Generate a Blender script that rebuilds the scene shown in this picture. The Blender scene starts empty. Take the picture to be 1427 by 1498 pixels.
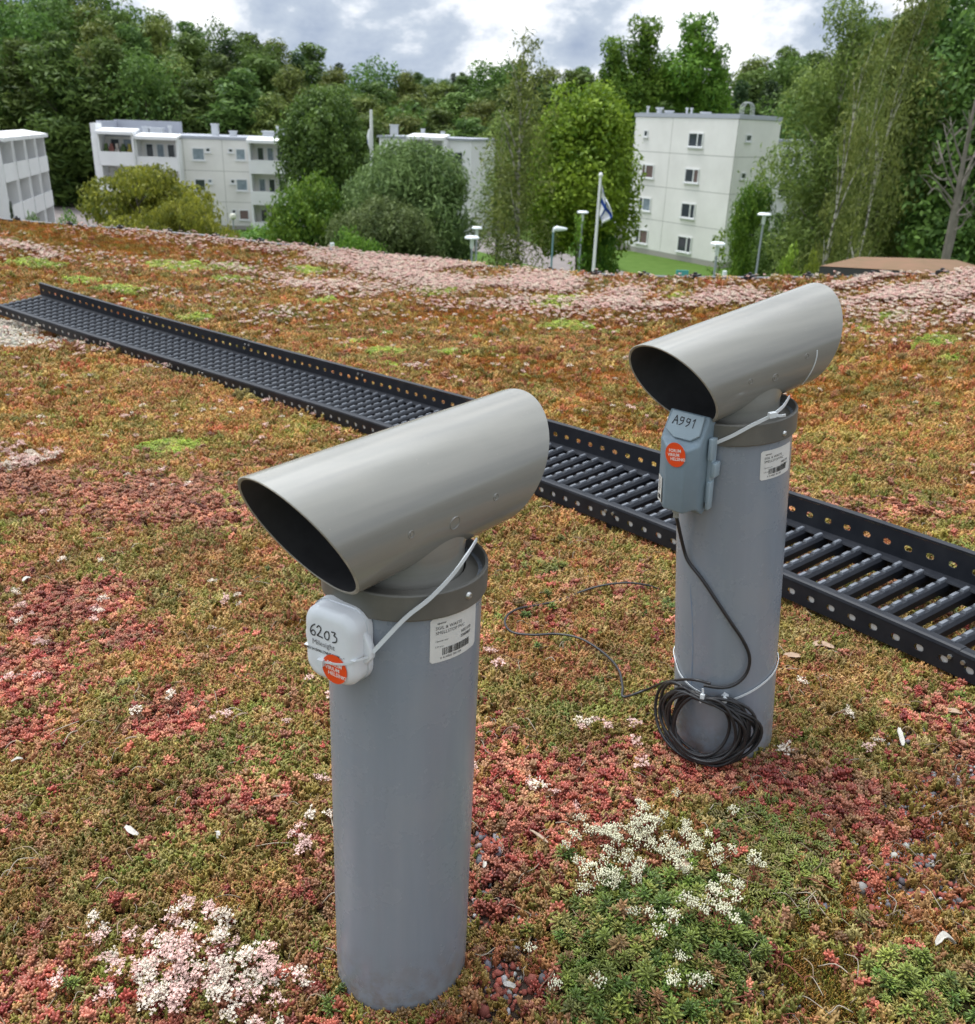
import bpy, math, random
import numpy as np
from mathutils import Vector, Matrix, Quaternion
rnd = random.Random(7)
rs = np.random.RandomState(11)
SC = bpy.context.scene
COL = SC.collection
PI = math.pi

# ------------------------------------------------------------------ camera
CAMZ = 1.22
FPX, CX, CY = 1340.0, 713.5, 749.0
pit, rol = math.radians(23.0), math.radians(2.05)
down = Vector((-math.sin(rol) * math.cos(pit), math.cos(rol) * math.cos(pit), math.sin(pit)))
up_c = -down
Yc = Vector((0, 0, 1)) - Vector((0, 0, 1)).dot(up_c) * up_c
Yc.normalize()
Xc = Yc.cross(up_c)
Rw = Matrix((Xc, Yc, up_c))              # camera axes (x right, y down, z forward) to world
CAM = Vector((0, 0, CAMZ))
cam_d = bpy.data.cameras.new('camera')
cam = bpy.data.objects.new('camera', cam_d)
COL.objects.link(cam)
m3 = Rw @ Matrix(((1, 0, 0), (0, -1, 0), (0, 0, -1)))
cam.matrix_world = Matrix.Translation(CAM) @ m3.to_4x4()
cam_d.sensor_fit = 'HORIZONTAL'
cam_d.sensor_width = 36.0
cam_d.lens = 36.0 * FPX / 1427.0
cam_d.clip_start = 0.05
cam_d.clip_end = 3000
cam_d.dof.use_dof = True
cam_d.dof.focus_distance = 1.45
cam_d.dof.aperture_fstop = 36.0 * FPX / 1427.0 / 3.2
SC.camera = cam

# ------------------------------------------------------------------ sky, sun, exposure
SUN_EL, SUN_AZ = math.radians(68), math.radians(-50)      # azimuth clockwise from +Y
world = bpy.data.worlds.new('World')
SC.world = world
world.use_nodes = True
nt = world.node_tree
for n in list(nt.nodes):
    nt.nodes.remove(n)


def N(t, kind, **kw):
    n = t.nodes.new(kind)
    for k, v in kw.items():
        if hasattr(n, k) and not k.startswith('i_'):
            setattr(n, k, v)
        else:
            n.inputs[k[2:] if k.startswith('i_') else k].default_value = v
    return n


L = nt.links.new
o_ = N(nt, 'ShaderNodeOutputWorld')
bg = N(nt, 'ShaderNodeBackground')
bg.inputs['Strength'].default_value = 0.1
sky = N(nt, 'ShaderNodeTexSky', sky_type='NISHITA', sun_disc=False)
sky.sun_elevation = SUN_EL
sky.sun_rotation = SUN_AZ
tc = N(nt, 'ShaderNodeTexCoord')
CLOUD_OFF = (3.1, 7.4, 0.0)
mp = N(nt, 'ShaderNodeMapping')
mp.inputs['Location'].default_value = CLOUD_OFF
mp.inputs['Scale'].default_value = (3.3, 3.3, 5.6)
L(tc.outputs['Generated'], mp.inputs['Vector'])


def ramp(t, stops, interp='LINEAR'):
    r = t.nodes.new('ShaderNodeValToRGB')
    r.color_ramp.interpolation = interp
    e = r.color_ramp.elements
    while len(e) > 1:
        e.remove(e[-1])
    for i, (p, c) in enumerate(stops):
        if i == 0:
            e[0].position = p
            x = e[0]
        else:
            x = e.new(p)
        x.color = (c[0], c[1], c[2], 1) if not isinstance(c, (int, float)) else (c, c, c, 1)
    return r


n1 = N(nt, 'ShaderNodeTexNoise', i_Scale=0.9, i_Detail=7.0, i_Roughness=0.55, i_Distortion=0.25)
L(mp.outputs[0], n1.inputs['Vector'])
n2 = N(nt, 'ShaderNodeTexNoise', i_Scale=2.0, i_Detail=7.0, i_Roughness=0.58, i_Distortion=0.1)
L(mp.outputs[0], n2.inputs['Vector'])
cover = ramp(nt, [(0.22, 0.0), (0.33, 1.0)])
L(n1.outputs['Fac'], cover.inputs[0])
shade = ramp(nt, [(0.33, (3.3, 4.0, 5.3)), (0.46, (4.9, 5.6, 6.6)), (0.525, (8.0, 8.4, 9.0)), (0.61, (12.3, 12.4, 12.6))])
L(n2.outputs['Fac'], shade.inputs[0])
mx = N(nt, 'ShaderNodeMix', data_type='RGBA')
L(cover.outputs[0], mx.inputs['Factor'])
L(sky.outputs[0], mx.inputs[6])
L(shade.outputs[0], mx.inputs[7])
# cloud is brighter towards the veiled sun
nv = N(nt, 'ShaderNodeVectorMath', operation='NORMALIZE')
L(tc.outputs['Generated'], nv.inputs[0])
dt_ = N(nt, 'ShaderNodeVectorMath', operation='DOT_PRODUCT')
L(nv.outputs[0], dt_.inputs[0])
dt_.inputs[1].default_value = (math.sin(SUN_AZ) * math.cos(SUN_EL), math.cos(SUN_AZ) * math.cos(SUN_EL), math.sin(SUN_EL))
glow = N(nt, 'ShaderNodeMapRange', interpolation_type='SMOOTHSTEP')
glow.inputs['From Min'].default_value = 0.62; glow.inputs['From Max'].default_value = 1.0
glow.inputs['To Min'].default_value = 1.0; glow.inputs['To Max'].default_value = 4.2
L(dt_.outputs['Value'], glow.inputs['Value'])
gsc = N(nt, 'ShaderNodeVectorMath', operation='SCALE')
L(mx.outputs[2], gsc.inputs[0]); L(glow.outputs[0], gsc.inputs['Scale'])
L(gsc.outputs[0], bg.inputs['Color'])
L(bg.outputs[0], o_.inputs['Surface'])

sun_d = bpy.data.lights.new('sun', 'SUN')
sun_d.energy = 2.0
sun_d.angle = math.radians(14)
sun_d.color = (1.0, 0.96, 0.89)
sun = bpy.data.objects.new('sun', sun_d)
COL.objects.link(sun)
sd = Vector((math.sin(SUN_AZ) * math.cos(SUN_EL), math.cos(SUN_AZ) * math.cos(SUN_EL), math.sin(SUN_EL)))
sun.rotation_euler = (-sd).to_track_quat('-Z', 'Y').to_euler()
vs = SC.view_settings
vs.view_transform = 'Standard'
vs.look = 'None'
vs.gamma = 1
vs.exposure = 0.25
vs.use_curve_mapping = False


# ------------------------------------------------------------------ helpers
def ray(px, py):
    """direction of the view ray through photograph pixel (px, py)"""
    return Rw @ Vector((px - CX, py - CY, FPX))


def at(px, py, Y):
    d = ray(px, py)
    return CAM + d * (Y / d.y)


def tag(o, label=None, cat=None, group=None, kind=None):
    if label: o['label'] = label
    if cat: o['category'] = cat
    if group: o['group'] = group
    if kind: o['kind'] = kind
    return o


def thing(name, label, cat, mat=None, group=None):
    o = bpy.data.objects.new(name, None)
    o.empty_display_size = 0.1
    COL.objects.link(o)
    if mat is not None:
        o.matrix_world = mat if isinstance(mat, Matrix) else Matrix.Translation(mat)
    return tag(o, label, cat, group)


class MB:
    def __init__(s):
        s.v = []; s.f = []; s.mi = []

    def add(s, vs_, fs, mi=0):
        b = len(s.v)
        s.v.extend([tuple(v) for v in vs_])
        s.f.extend([tuple(i + b for i in f) for f in fs])
        s.mi.extend([mi] * len(fs))
        return s

    def box(s, lo, hi, mi=0, M=None):
        x0, y0, z0 = lo; x1, y1, z1 = hi
        v = [(x0, y0, z0), (x1, y0, z0), (x1, y1, z0), (x0, y1, z0), (x0, y0, z1), (x1, y0, z1), (x1, y1, z1), (x0, y1, z1)]
        if M is not None: v = [M @ Vector(q) for q in v]
        return s.add(v, [(0, 3, 2, 1), (4, 5, 6, 7), (0, 1, 5, 4), (1, 2, 6, 5), (2, 3, 7, 6), (3, 0, 4, 7)], mi)

    def tube(s, pts, r, n=8, mi=0, cap=True):
        pts = [Vector(p) for p in pts]
        rr = r if isinstance(r, (list, tuple)) else [r] * len(pts)
        t0 = (pts[1] - pts[0]).normalized()
        a = t0.orthogonal().normalized()
        rings = []
        for i, p in enumerate(pts):
            t = (pts[min(i + 1, len(pts) - 1)] - pts[max(i - 1, 0)]).normalized()
            a = (a - a.dot(t) * t).normalized()
            b = t.cross(a)
            rings.append([p + rr[i] * (math.cos(2 * PI * k / n) * a + math.sin(2 * PI * k / n) * b) for k in range(n)])
        v = [q for rg in rings for q in rg]
        f = []
        for i in range(len(pts) - 1):
            for k in range(n):
                f.append((i * n + k, i * n + (k + 1) % n, (i + 1) * n + (k + 1) % n, (i + 1) * n + k))
        if cap:
            f.append(tuple(range(n))[::-1])
            f.append(tuple((len(pts) - 1) * n + k for k in range(n)))
        return s.add(v, f, mi)

    def lathe(s, prof, n=48, mi=0, M=None, closed=False):
        v = []
        for r, z in prof:
            for k in range(n):
                q = Vector((r * math.cos(2 * PI * k / n), r * math.sin(2 * PI * k / n), z))
                v.append(M @ q if M is not None else q)
        f = []
        m = len(prof)
        for i in range(m if closed else m - 1):
            j = (i + 1) % m
            for k in range(n):
                f.append((i * n + k, i * n + (k + 1) % n, j * n + (k + 1) % n, j * n + k))
        return s.add(v, f, mi)

    def build(s, name, mats, parent=None, smooth=False, ang=35, link=True):
        me = bpy.data.meshes.new(name)
        me.from_pydata(s.v, [], s.f)
        for m in (mats if isinstance(mats, (list, tuple)) else [mats]):
            me.materials.append(m)
        if any(s.mi):
            me.polygons.foreach_set('material_index', s.mi)
        if smooth:
            me.polygons.foreach_set('use_smooth', [True] * len(me.polygons))
            me.set_sharp_from_angle(angle=math.radians(ang))
        me.update()
        o = bpy.data.objects.new(name, me)
        if link: COL.objects.link(o)
        if parent is not None: o.parent = parent
        return o


def bevel(o, w, seg=2, ang=30):
    """bevel baked into the mesh"""
    import bmesh
    bm = bmesh.new(); bm.from_mesh(o.data)
    bmesh.ops.remove_doubles(bm, verts=bm.verts, dist=1e-6)
    es = [e for e in bm.edges if len(e.link_faces) == 2 and e.calc_face_angle(0) > math.radians(ang)]
    bmesh.ops.bevel(bm, geom=es, offset=w, segments=seg, profile=0.5, affect='EDGES', clamp_overlap=True)
    bm.to_mesh(o.data); bm.free()
    o.data.polygons.foreach_set('use_smooth', [True] * len(o.data.polygons))
    o.data.set_sharp_from_angle(angle=math.radians(50))
    return o


def copy_tree(o, parent=None):
    c = o.copy(); COL.objects.link(c); c.parent = parent
    for ch in list(o.children):
        copy_tree(ch, c)
    return c


def crom(P, k=8):
    P = [Vector(p) for p in P]
    Q = [P[0] * 2 - P[1]] + P + [P[-1] * 2 - P[-2]]
    out = []
    for i in range(1, len(Q) - 2):
        for j in range(k):
            t = j / k
            a, b, c, d = Q[i - 1:i + 3]
            out.append(0.5 * ((2 * b) + (c - a) * t + (2 * a - 5 * b + 4 * c - d) * t * t + (3 * b - a - 3 * c + d) * t ** 3))
    out.append(P[-1])
    return out


# numpy value noise
def _h(ix, iy, seed):
    n = (ix.astype(np.int64) * 374761393 + iy.astype(np.int64) * 668265263 + seed * 974634777) & 0x7fffffff
    n = ((n ^ (n >> 13)) * 1274126177) & 0x7fffffff
    n = n ^ (n >> 16)
    return (n % 100003) / 100003.0


def vnoise(x, y, seed=0):
    x = np.asarray(x, float); y = np.asarray(y, float)
    ix, iy = np.floor(x), np.floor(y)
    fx, fy = x - ix, y - iy
    fx = fx * fx * (3 - 2 * fx); fy = fy * fy * (3 - 2 * fy)
    a = _h(ix, iy, seed); b = _h(ix + 1, iy, seed); c = _h(ix, iy + 1, seed); d = _h(ix + 1, iy + 1, seed)
    return (a * (1 - fx) + b * fx) * (1 - fy) + (c * (1 - fx) + d * fx) * fy


def fbm(x, y, seed=0, o=4):
    s, a, t = 0, 0.5, 0
    for i in range(o):
        s = s + a * vnoise(x * 2 ** i, y * 2 ** i, seed + i * 17); t += a; a *= 0.55
    return s / t


# ------------------------------------------------------------------ materials
def mat(name, col, rough=0.6, metal=0.0, spec=0.5, noise=0.0, nscale=20.0, bump=0.0, bscale=200.0, coord='Object', col2=None, sub=0.0, coat=0.0):
    m = bpy.data.materials.new(name)
    m.use_nodes = True
    t = m.node_tree
    p = t.nodes['Principled BSDF']
    p.inputs['Base Color'].default_value = (*col, 1)
    p.inputs['Roughness'].default_value = rough
    p.inputs['Metallic'].default_value = metal
    p.inputs['Specular IOR Level'].default_value = spec
    if coat: p.inputs['Coat Weight'].default_value = coat
    c = N(t, 'ShaderNodeTexCoord')
    if noise:
        nz = N(t, 'ShaderNodeTexNoise', i_Scale=nscale, i_Detail=5.0, i_Roughness=0.6)
        t.links.new(c.outputs[coord], nz.inputs['Vector'])
        c2 = col2 or tuple(v * (1 - noise) for v in col)
        r = ramp(t, [(0.3, c2), (0.7, col)])
        t.links.new(nz.outputs['Fac'], r.inputs[0])
        t.links.new(r.outputs[0], p.inputs['Base Color'])
    if bump:
        nb = N(t, 'ShaderNodeTexNoise', i_Scale=bscale, i_Detail=4.0)
        t.links.new(c.outputs[coord], nb.inputs['Vector'])
        bp = N(t, 'ShaderNodeBump', i_Strength=bump, i_Distance=0.002)
        t.links.new(nb.outputs['Fac'], bp.inputs['Height'])
        t.links.new(bp.outputs[0], p.inputs['Normal'])
    return m


def pvc(name, col, rough, streak=0.25, dirt=(0.5, 0.45, 0.38), sc_=(30, 30, 2.0), dust=.42):
    """weathered PVC: faint lengthwise scuffs, dust specks, soft sheen"""
    m = bpy.data.materials.new(name); m.use_nodes = True
    t = m.node_tree; p = t.nodes['Principled BSDF']
    c = N(t, 'ShaderNodeTexCoord')
    mp_ = N(t, 'ShaderNodeMapping'); mp_.inputs['Scale'].default_value = sc_
    t.links.new(c.outputs['Object'], mp_.inputs[0])
    a = N(t, 'ShaderNodeTexNoise', i_Scale=1.0, i_Detail=5.0, i_Roughness=0.65)
    t.links.new(mp_.outputs[0], a.inputs['Vector'])
    b = N(t, 'ShaderNodeTexNoise', i_Scale=9.0, i_Detail=6.0, i_Roughness=0.6)
    t.links.new(c.outputs['Object'], b.inputs['Vector'])
    r1 = ramp(t, [(0.3, tuple(v * (1 - streak * 0.35) for v in col)), (0.7, tuple(min(1, v * (1 + streak * 0.3)) for v in col))])
    t.links.new(a.outputs['Fac'], r1.inputs[0])
    r2 = ramp(t, [(0.48, 0.0), (0.75, dust)])
    t.links.new(b.outputs['Fac'], r2.inputs[0])
    mxx = N(t, 'ShaderNodeMix', data_type='RGBA')
    t.links.new(r2.outputs[0], mxx.inputs['Factor'])
    t.links.new(r1.outputs[0], mxx.inputs[6])
    mxx.inputs[7].default_value = tuple(0.65 * v + 0.35 * d for v, d in zip(col, dirt)) + (1,)
    # dust and splash specks
    sp = N(t, 'ShaderNodeTexVoronoi', i_Scale=110.0)
    t.links.new(c.outputs['Object'], sp.inputs['Vector'])
    r3 = ramp(t, [(0.04, 0.5), (0.09, 0.0)])
    t.links.new(sp.outputs['Distance'], r3.inputs[0])
    b2 = N(t, 'ShaderNodeTexNoise', i_Scale=14.0, i_Detail=2.0)
    t.links.new(c.outputs['Object'], b2.inputs['Vector'])
    r4 = ramp(t, [(0.56, 0.0), (0.64, 1.0)])
    t.links.new(b2.outputs['Fac'], r4.inputs[0])
    ml = N(t, 'ShaderNodeMath', operation='MULTIPLY')
    t.links.new(r3.outputs[0], ml.inputs[0]); t.links.new(r4.outputs[0], ml.inputs[1])
    m2 = N(t, 'ShaderNodeMix', data_type='RGBA')
    t.links.new(ml.outputs[0], m2.inputs['Factor'])
    t.links.new(mxx.outputs[2], m2.inputs[6])
    m2.inputs[7].default_value = (*dirt, 1)
    t.links.new(m2.outputs[2], p.inputs['Base Color'])
    if name == 'pvc_pipe':
        sz_ = N(t, 'ShaderNodeSeparateXYZ'); t.links.new(c.outputs['Object'], sz_.inputs[0])
        zr_ = N(t, 'ShaderNodeMapRange'); zr_.inputs['From Min'].default_value = 0.0; zr_.inputs['From Max'].default_value = 0.13
        zr_.inputs['To Min'].default_value = .75; zr_.inputs['To Max'].default_value = .0
        t.links.new(sz_.outputs['Z'], zr_.inputs['Value'])
        sn_ = N(t, 'ShaderNodeTexNoise', i_Scale=45.0, i_Detail=6.0, i_Roughness=0.7); t.links.new(c.outputs['Object'], sn_.inputs['Vector'])
        rs_ = ramp(t, [(.42, 0.0), (.62, 1.0)]); t.links.new(sn_.outputs['Fac'], rs_.inputs[0])
        mq_ = N(t, 'ShaderNodeMath', operation='MULTIPLY'); t.links.new(zr_.outputs[0], mq_.inputs[0]); t.links.new(rs_.outputs[0], mq_.inputs[1])
        m5 = N(t, 'ShaderNodeMix', data_type='RGBA'); t.links.new(mq_.outputs[0], m5.inputs['Factor']); t.links.new(m2.outputs[2], m5.inputs[6]); m5.inputs[7].default_value = (.16, .12, .09, 1)
        t.links.new(m5.outputs[2], p.inputs['Base Color'])
    rr = N(t, 'ShaderNodeMapRange')
    rr.inputs['To Min'].default_value = rough - 0.06; rr.inputs['To Max'].default_value = rough + 0.12
    t.links.new(b.outputs['Fac'], rr.inputs['Value'])
    t.links.new(rr.outputs[0], p.inputs['Roughness'])
    bp = N(t, 'ShaderNodeBump', i_Strength=0.03, i_Distance=0.001)
    p.inputs['Specular IOR Level'].default_value = 0.65
    t.links.new(a.outputs['Fac'], bp.inputs['Height'])
    t.links.new(bp.outputs[0], p.inputs['Normal'])
    return m


M_pipe = pvc('pvc_pipe', (0.235, 0.27, 0.315), 0.24, 0.22, dust=.25)
M_head = pvc('pvc_head', (0.245, 0.242, 0.218), 0.15, 0.3, sc_=(2.0, 2.0, 42), dust=.2)
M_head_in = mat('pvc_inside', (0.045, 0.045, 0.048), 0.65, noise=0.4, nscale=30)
M_collar = pvc('pvc_collar', (0.115, 0.113, 0.10), 0.42)
M_rim = mat('pvc_cut_rim', (0.42, 0.40, 0.35), 0.6, noise=0.4, nscale=60)
M_steel = mat('steel_screw', (0.55, 0.55, 0.53), 0.35, metal=0.9)
M_black = mat('black_hole', (0.01, 0.01, 0.01), 0.8)
M_label = mat('label_paper', (0.72, 0.72, 0.69), 0.5, noise=0.12, nscale=40)
M_ink = mat('label_ink', (0.02, 0.02, 0.022), 0.6)
M_inkg = mat('label_ink_grey', (0.16, 0.16, 0.17), 0.6)
M_white = mat('sensor_white', (0.74, 0.77, 0.80), 0.32, noise=0.06, nscale=30)
M_grey = mat('sensor_grey', (0.20, 0.27, 0.32), 0.45, noise=0.12, nscale=30, bump=0.15, bscale=900)
M_greyl = mat('sensor_grey_light', (0.30, 0.38, 0.43), 0.45)
M_red = mat('sticker_orange', (0.80, 0.075, 0.012), 0.4)
M_stw = mat('sticker_white', (0.82, 0.75, 0.70), 0.5)
M_tie = mat('cable_tie', (0.66, 0.70, 0.72), 0.3)
M_cable = mat('black_cable', (0.018, 0.018, 0.02), 0.42)
M_walk = mat('powder_coated_steel', (0.008, 0.010, 0.015), 0.40, noise=0.45, nscale=14, col2=(0.018, 0.020, 0.025), bump=0.1, bscale=400, spec=0.28)
M_walk_glint = mat('steel_top_glint', (0.17, 0.185, 0.21), 0.28, noise=0.5, nscale=25, col2=(0.09, 0.10, 0.115))  # same steel as the beams, paler: sky glints on the treads put into the colour
M_cap = mat('galvanised_end', (0.62, 0.62, 0.60), 0.5, noise=0.3, nscale=60)
M_edge = mat('eave_metal', (0.10, 0.105, 0.11), 0.45, noise=0.4, nscale=6)
M_clip = mat('eave_clip', (0.02, 0.02, 0.022), 0.5)


# ------------------------------------------------------------------ roof surface
KZ = [-1.24411, 0.10602, 0.06045, -0.00421, -0.03729, -0.02676, 0.02196, 0.04349, 0.03726, 0.0193]
EAVE = np.array([(-9.5, 9.0), (-7.5, 9.6), (-5.347, 10.2), (-4.796, 10.6), (-4.149, 10.9), (-3.476, 11.0), (-2.763, 11.0), (-1.683, 10.7), (-0.642, 10.2),
                 (0.308, 9.6), (1.147, 9.0), (1.887, 8.5), (2.471, 8.0), (3.072, 7.5), (3.554, 7.0), (4.165, 6.6), (5.5, 5.7), (7.0, 4.7)])
_xx = np.linspace(-9.5, 7.0, 67)
_yy = np.interp(_xx, EAVE[:, 0], EAVE[:, 1])
_yy = np.convolve(np.pad(_yy, 3, mode='edge'), np.ones(7) / 7, 'valid')


def eave_y(x):
    return np.interp(x, _xx, _yy)


def zbase(x, y):
    x = np.asarray(x, float); y = np.asarray(y, float)
    X = np.clip(x, -6.5, 5.0); Y = np.clip(y, -1.5, 11.2)
    B = [np.ones_like(X), X, Y, X * X, X * Y, Y * Y, X ** 3 / 10, X * X * Y / 10, X * Y * Y / 10, Y ** 3 / 10]
    return sum(k * b for k, b in zip(KZ, B)) + CAMZ


CUSH = []


def zroof(x, y):
    return zbase(x, y) + cushion(np.asarray(x, float), np.asarray(y, float)) + 0.022 * (fbm(np.asarray(x) * 1.6 + 50, np.asarray(y) * 1.6 + 50, 3) - 0.5) + 0.010 * (fbm(np.asarray(x) * 9 + 50, np.asarray(y) * 9 + 50, 5, 3) - 0.5)


def cushion(x, y):
    h = 0
    for cx_, cy_, r_, a_ in CUSH:
        h = h + a_ * np.exp(-((x - cx_) ** 2 + (y - cy_) ** 2) / (r_ * r_))
    return h


def on_roof(px, py):
    d = ray(px, py); d = d / d.y
    Ls = np.linspace(0.3, 13, 6000)
    h = CAM.z + Ls * d.z - zbase(Ls * d.x, Ls)
    i = int(np.argmax(h < 0)) if (h < 0).any() else len(Ls) - 1
    return Vector((Ls[i] * d.x, Ls[i], float(zbase(Ls[i] * d.x, Ls[i]))))


for _p in [(960, 1370, .13, .035), (900, 1440, .08, .02), (1060, 1400, .09, .02), (1330, 1470, .08, .02), (280, 1430, .10, .02), (1130, 1250, .10, .015), (330, 1000, .12, .012), (80, 1330, .12, .012), (880, 1010, .12, .012), (1290, 1080, .08, .014)]:
    _q = on_roof(_p[0], _p[1]); CUSH.append((_q.x, _q.y, _p[2], _p[3]))
GZ = -10.6 + CAMZ          # street level around the building


# ------------------------------------------------------------------ vegetated roof: zones
# patches: (px, py, radius m, species, strength)
RED, OLIVE, GREEN, LIME, MOSS, FLOWER, GRAVEL, PALE, CREAM = range(9)
PATCH = [
    (80, 900, .14, RED, 3), (150, 880, .10, RED, 3), (30, 990, .13, RED, 3), (190, 940, .08, RED, 2.5), (250, 1060, .10, RED, 2.5), (60, 1080, .08, RED, 2),
    (330, 770, .12, RED, 1.5), (230, 740, .22, RED, 1.4), (130, 720, .25, RED, 1.0), (700, 1080, .08, RED, 2), (760, 1150, .10, RED, 2.5), (900, 1150, .12, RED, 3), (1020, 1130, .10, RED, 3.5),
    (1120, 1140, .10, RED, 3), (1200, 1170, .09, RED, 2.5), (850, 1190, .10, RED, 2.2), (380, 1190, .05, RED, 2), (300, 1190, .06, RED, 1.6), (460, 1300, .05, RED, 1.5), (60, 1440, .05, RED, 2),
    (1290, 1200, .10, RED, 1.3), (700, 1180, .07, RED, 2.5), (1390, 1080, .10, RED, 1.2), (240, 880, .10, GRAVEL, .8), (250, 850, .08, GRAVEL, 1.2),
    (35, 715, .14, RED, 3), (720, 1330, .06, GRAVEL, 3.2), (730, 1450, .065, GRAVEL, 3.6), (690, 1240, .06, GRAVEL, 2.6), (740, 1240, .05, GRAVEL, 1.4), (720, 1300, .08, RED, 1.5), (590, 1495, .12, GRAVEL, 1.0), (1060, 1100, .12, GRAVEL, .8), (1390, 1130, .13, GRAVEL, 3.6), (1330, 1190, .1, GRAVEL, 3.4), (1300, 1280, .08, GRAVEL, 2.8), (1240, 1330, .06, GRAVEL, 2), (1380, 1300, .08, GRAVEL, 2.6), (1160, 1130, .05, GRAVEL, 2),
    (1140, 1480, .05, GRAVEL, 1.2), (470, 1440, .03, GRAVEL, 2), (820, 870, .12, OLIVE, 1.2),
    (900, 1380, .085, GREEN, 6), (1000, 1350, .085, GREEN, 6), (990, 1440, .085, GREEN, 6), (880, 1460, .065, GREEN, 5), (1060, 1420, .05, GREEN, 4), (1330, 1465, .05, GREEN, 4.5), (1400, 1480, .05, GREEN, 3),
    (1060, 1210, .09, LIME, 1.6), (1150, 1240, .09, LIME, 2.0), (1200, 1310, .07, LIME, 1.6), (1120, 1310, .07, LIME, 1.3), (980, 1180, .08, OLIVE, 3), (1250, 1000, .12, OLIVE, 1.5), (1200, 1060, .1, OLIVE, 1.0),
    (1220, 1360, .07, MOSS, 2.5), (1200, 1450, .06, MOSS, 4), (1250, 1300, .07, MOSS, 1.5), (1380, 1210, .09, MOSS, 3.2), (1400, 1400, .06, MOSS, 2.5), (1340, 1360, .07, MOSS, 2), (1260, 1080, .06, MOSS, 3), (520, 900, .05, MOSS, 1), (430, 920, .04, MOSS, 4), (195, 815, .03, MOSS, 4), (40, 970, .04, MOSS, 4), (720, 1050, .04, MOSS, 3.5), (190, 1230, .03, MOSS, 2), (440, 1180, .05, MOSS, 3),
    (120, 1450, .06, MOSS, 2), (900, 1020, .04, MOSS, 2), (600, 880, .06, MOSS, 2),
    (180, 1260, .16, OLIVE, 1.6), (320, 1330, .12, OLIVE, 2.2), (60, 1340, .12, OLIVE, 2), (400, 1260, .09, OLIVE, 2), (330, 990, .15, OLIVE, 1.5), (120, 1130, .12, OLIVE, 1.5), (860, 1010, .15, OLIVE, 1.6), (760, 1000, .12, OLIVE, 1.3), (600, 760, .3, OLIVE, 1), (80, 640, .5, OLIVE, .7), (300, 620, .5, OLIVE, .7), (200, 560, .6, OLIVE, .6),
    (1000, 560, .8, MOSS, 1.2), (1300, 560, .7, MOSS, 1.5), (1200, 620, .6, MOSS, 1.0), (700, 480, 1.0, MOSS, 1.3), (450, 440, 1.2, MOSS, .9), (900, 470, 1.0, MOSS, 1.2), (150, 350, 1.4, MOSS, 2.2), (350, 365, 1.2, MOSS, 1.2), (1400, 700, .5, MOSS, .9), (900, 620, .3, MOSS, 1.2), (20, 415, .8, MOSS, 1.2), (1000, 480, .6, MOSS, 1.2), (1270, 780, .3, MOSS, .6),
    (30, 480, .22, PALE, 14), (0, 500, .25, PALE, 14), (85, 500, .16, PALE, 9), (-40, 480, .3, PALE, 14), (130, 505, .1, PALE, 5),
    (960, 905, .06, GREEN, 1.6), (1390, 860, .2, GREEN, .6), (660, 620, .1, GREEN, 1), (370, 585, .09, GREEN, 6), (805, 840, .05, GREEN, 2), (560, 1030, .04, GREEN, 1),
    (75, 665, .0, FLOWER, 0),
]
LIMES = [(830, 480, .14), (850, 484, .10), (565, 520, .12), (568, 493, .05), (660, 520, .09), (820, 445, .25), (1370, 506, .12), (800, 482, .07), (890, 492, .07), (975, 515, .06), (265, 395, .3), (340, 395, .2), (165, 430, .15), (195, 432, .12), (285, 470, .12), (170, 425, .1),
         (520, 505, .06), (1385, 530, .06), (250, 660, .12), (1260, 490, .06), (1040, 500, .06), (700, 500, .06), (570, 540, .06), (1300, 470, .1), (120, 415, .15), (450, 400, .2), (340, 415, .15), (470, 445, .1), (640, 430, .2), (1290, 440, .1), (50, 390, .2), (990, 440, .1)]
for q in LIMES:
    PATCH.append((q[0], q[1], q[2], LIME, 4.5))
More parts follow.
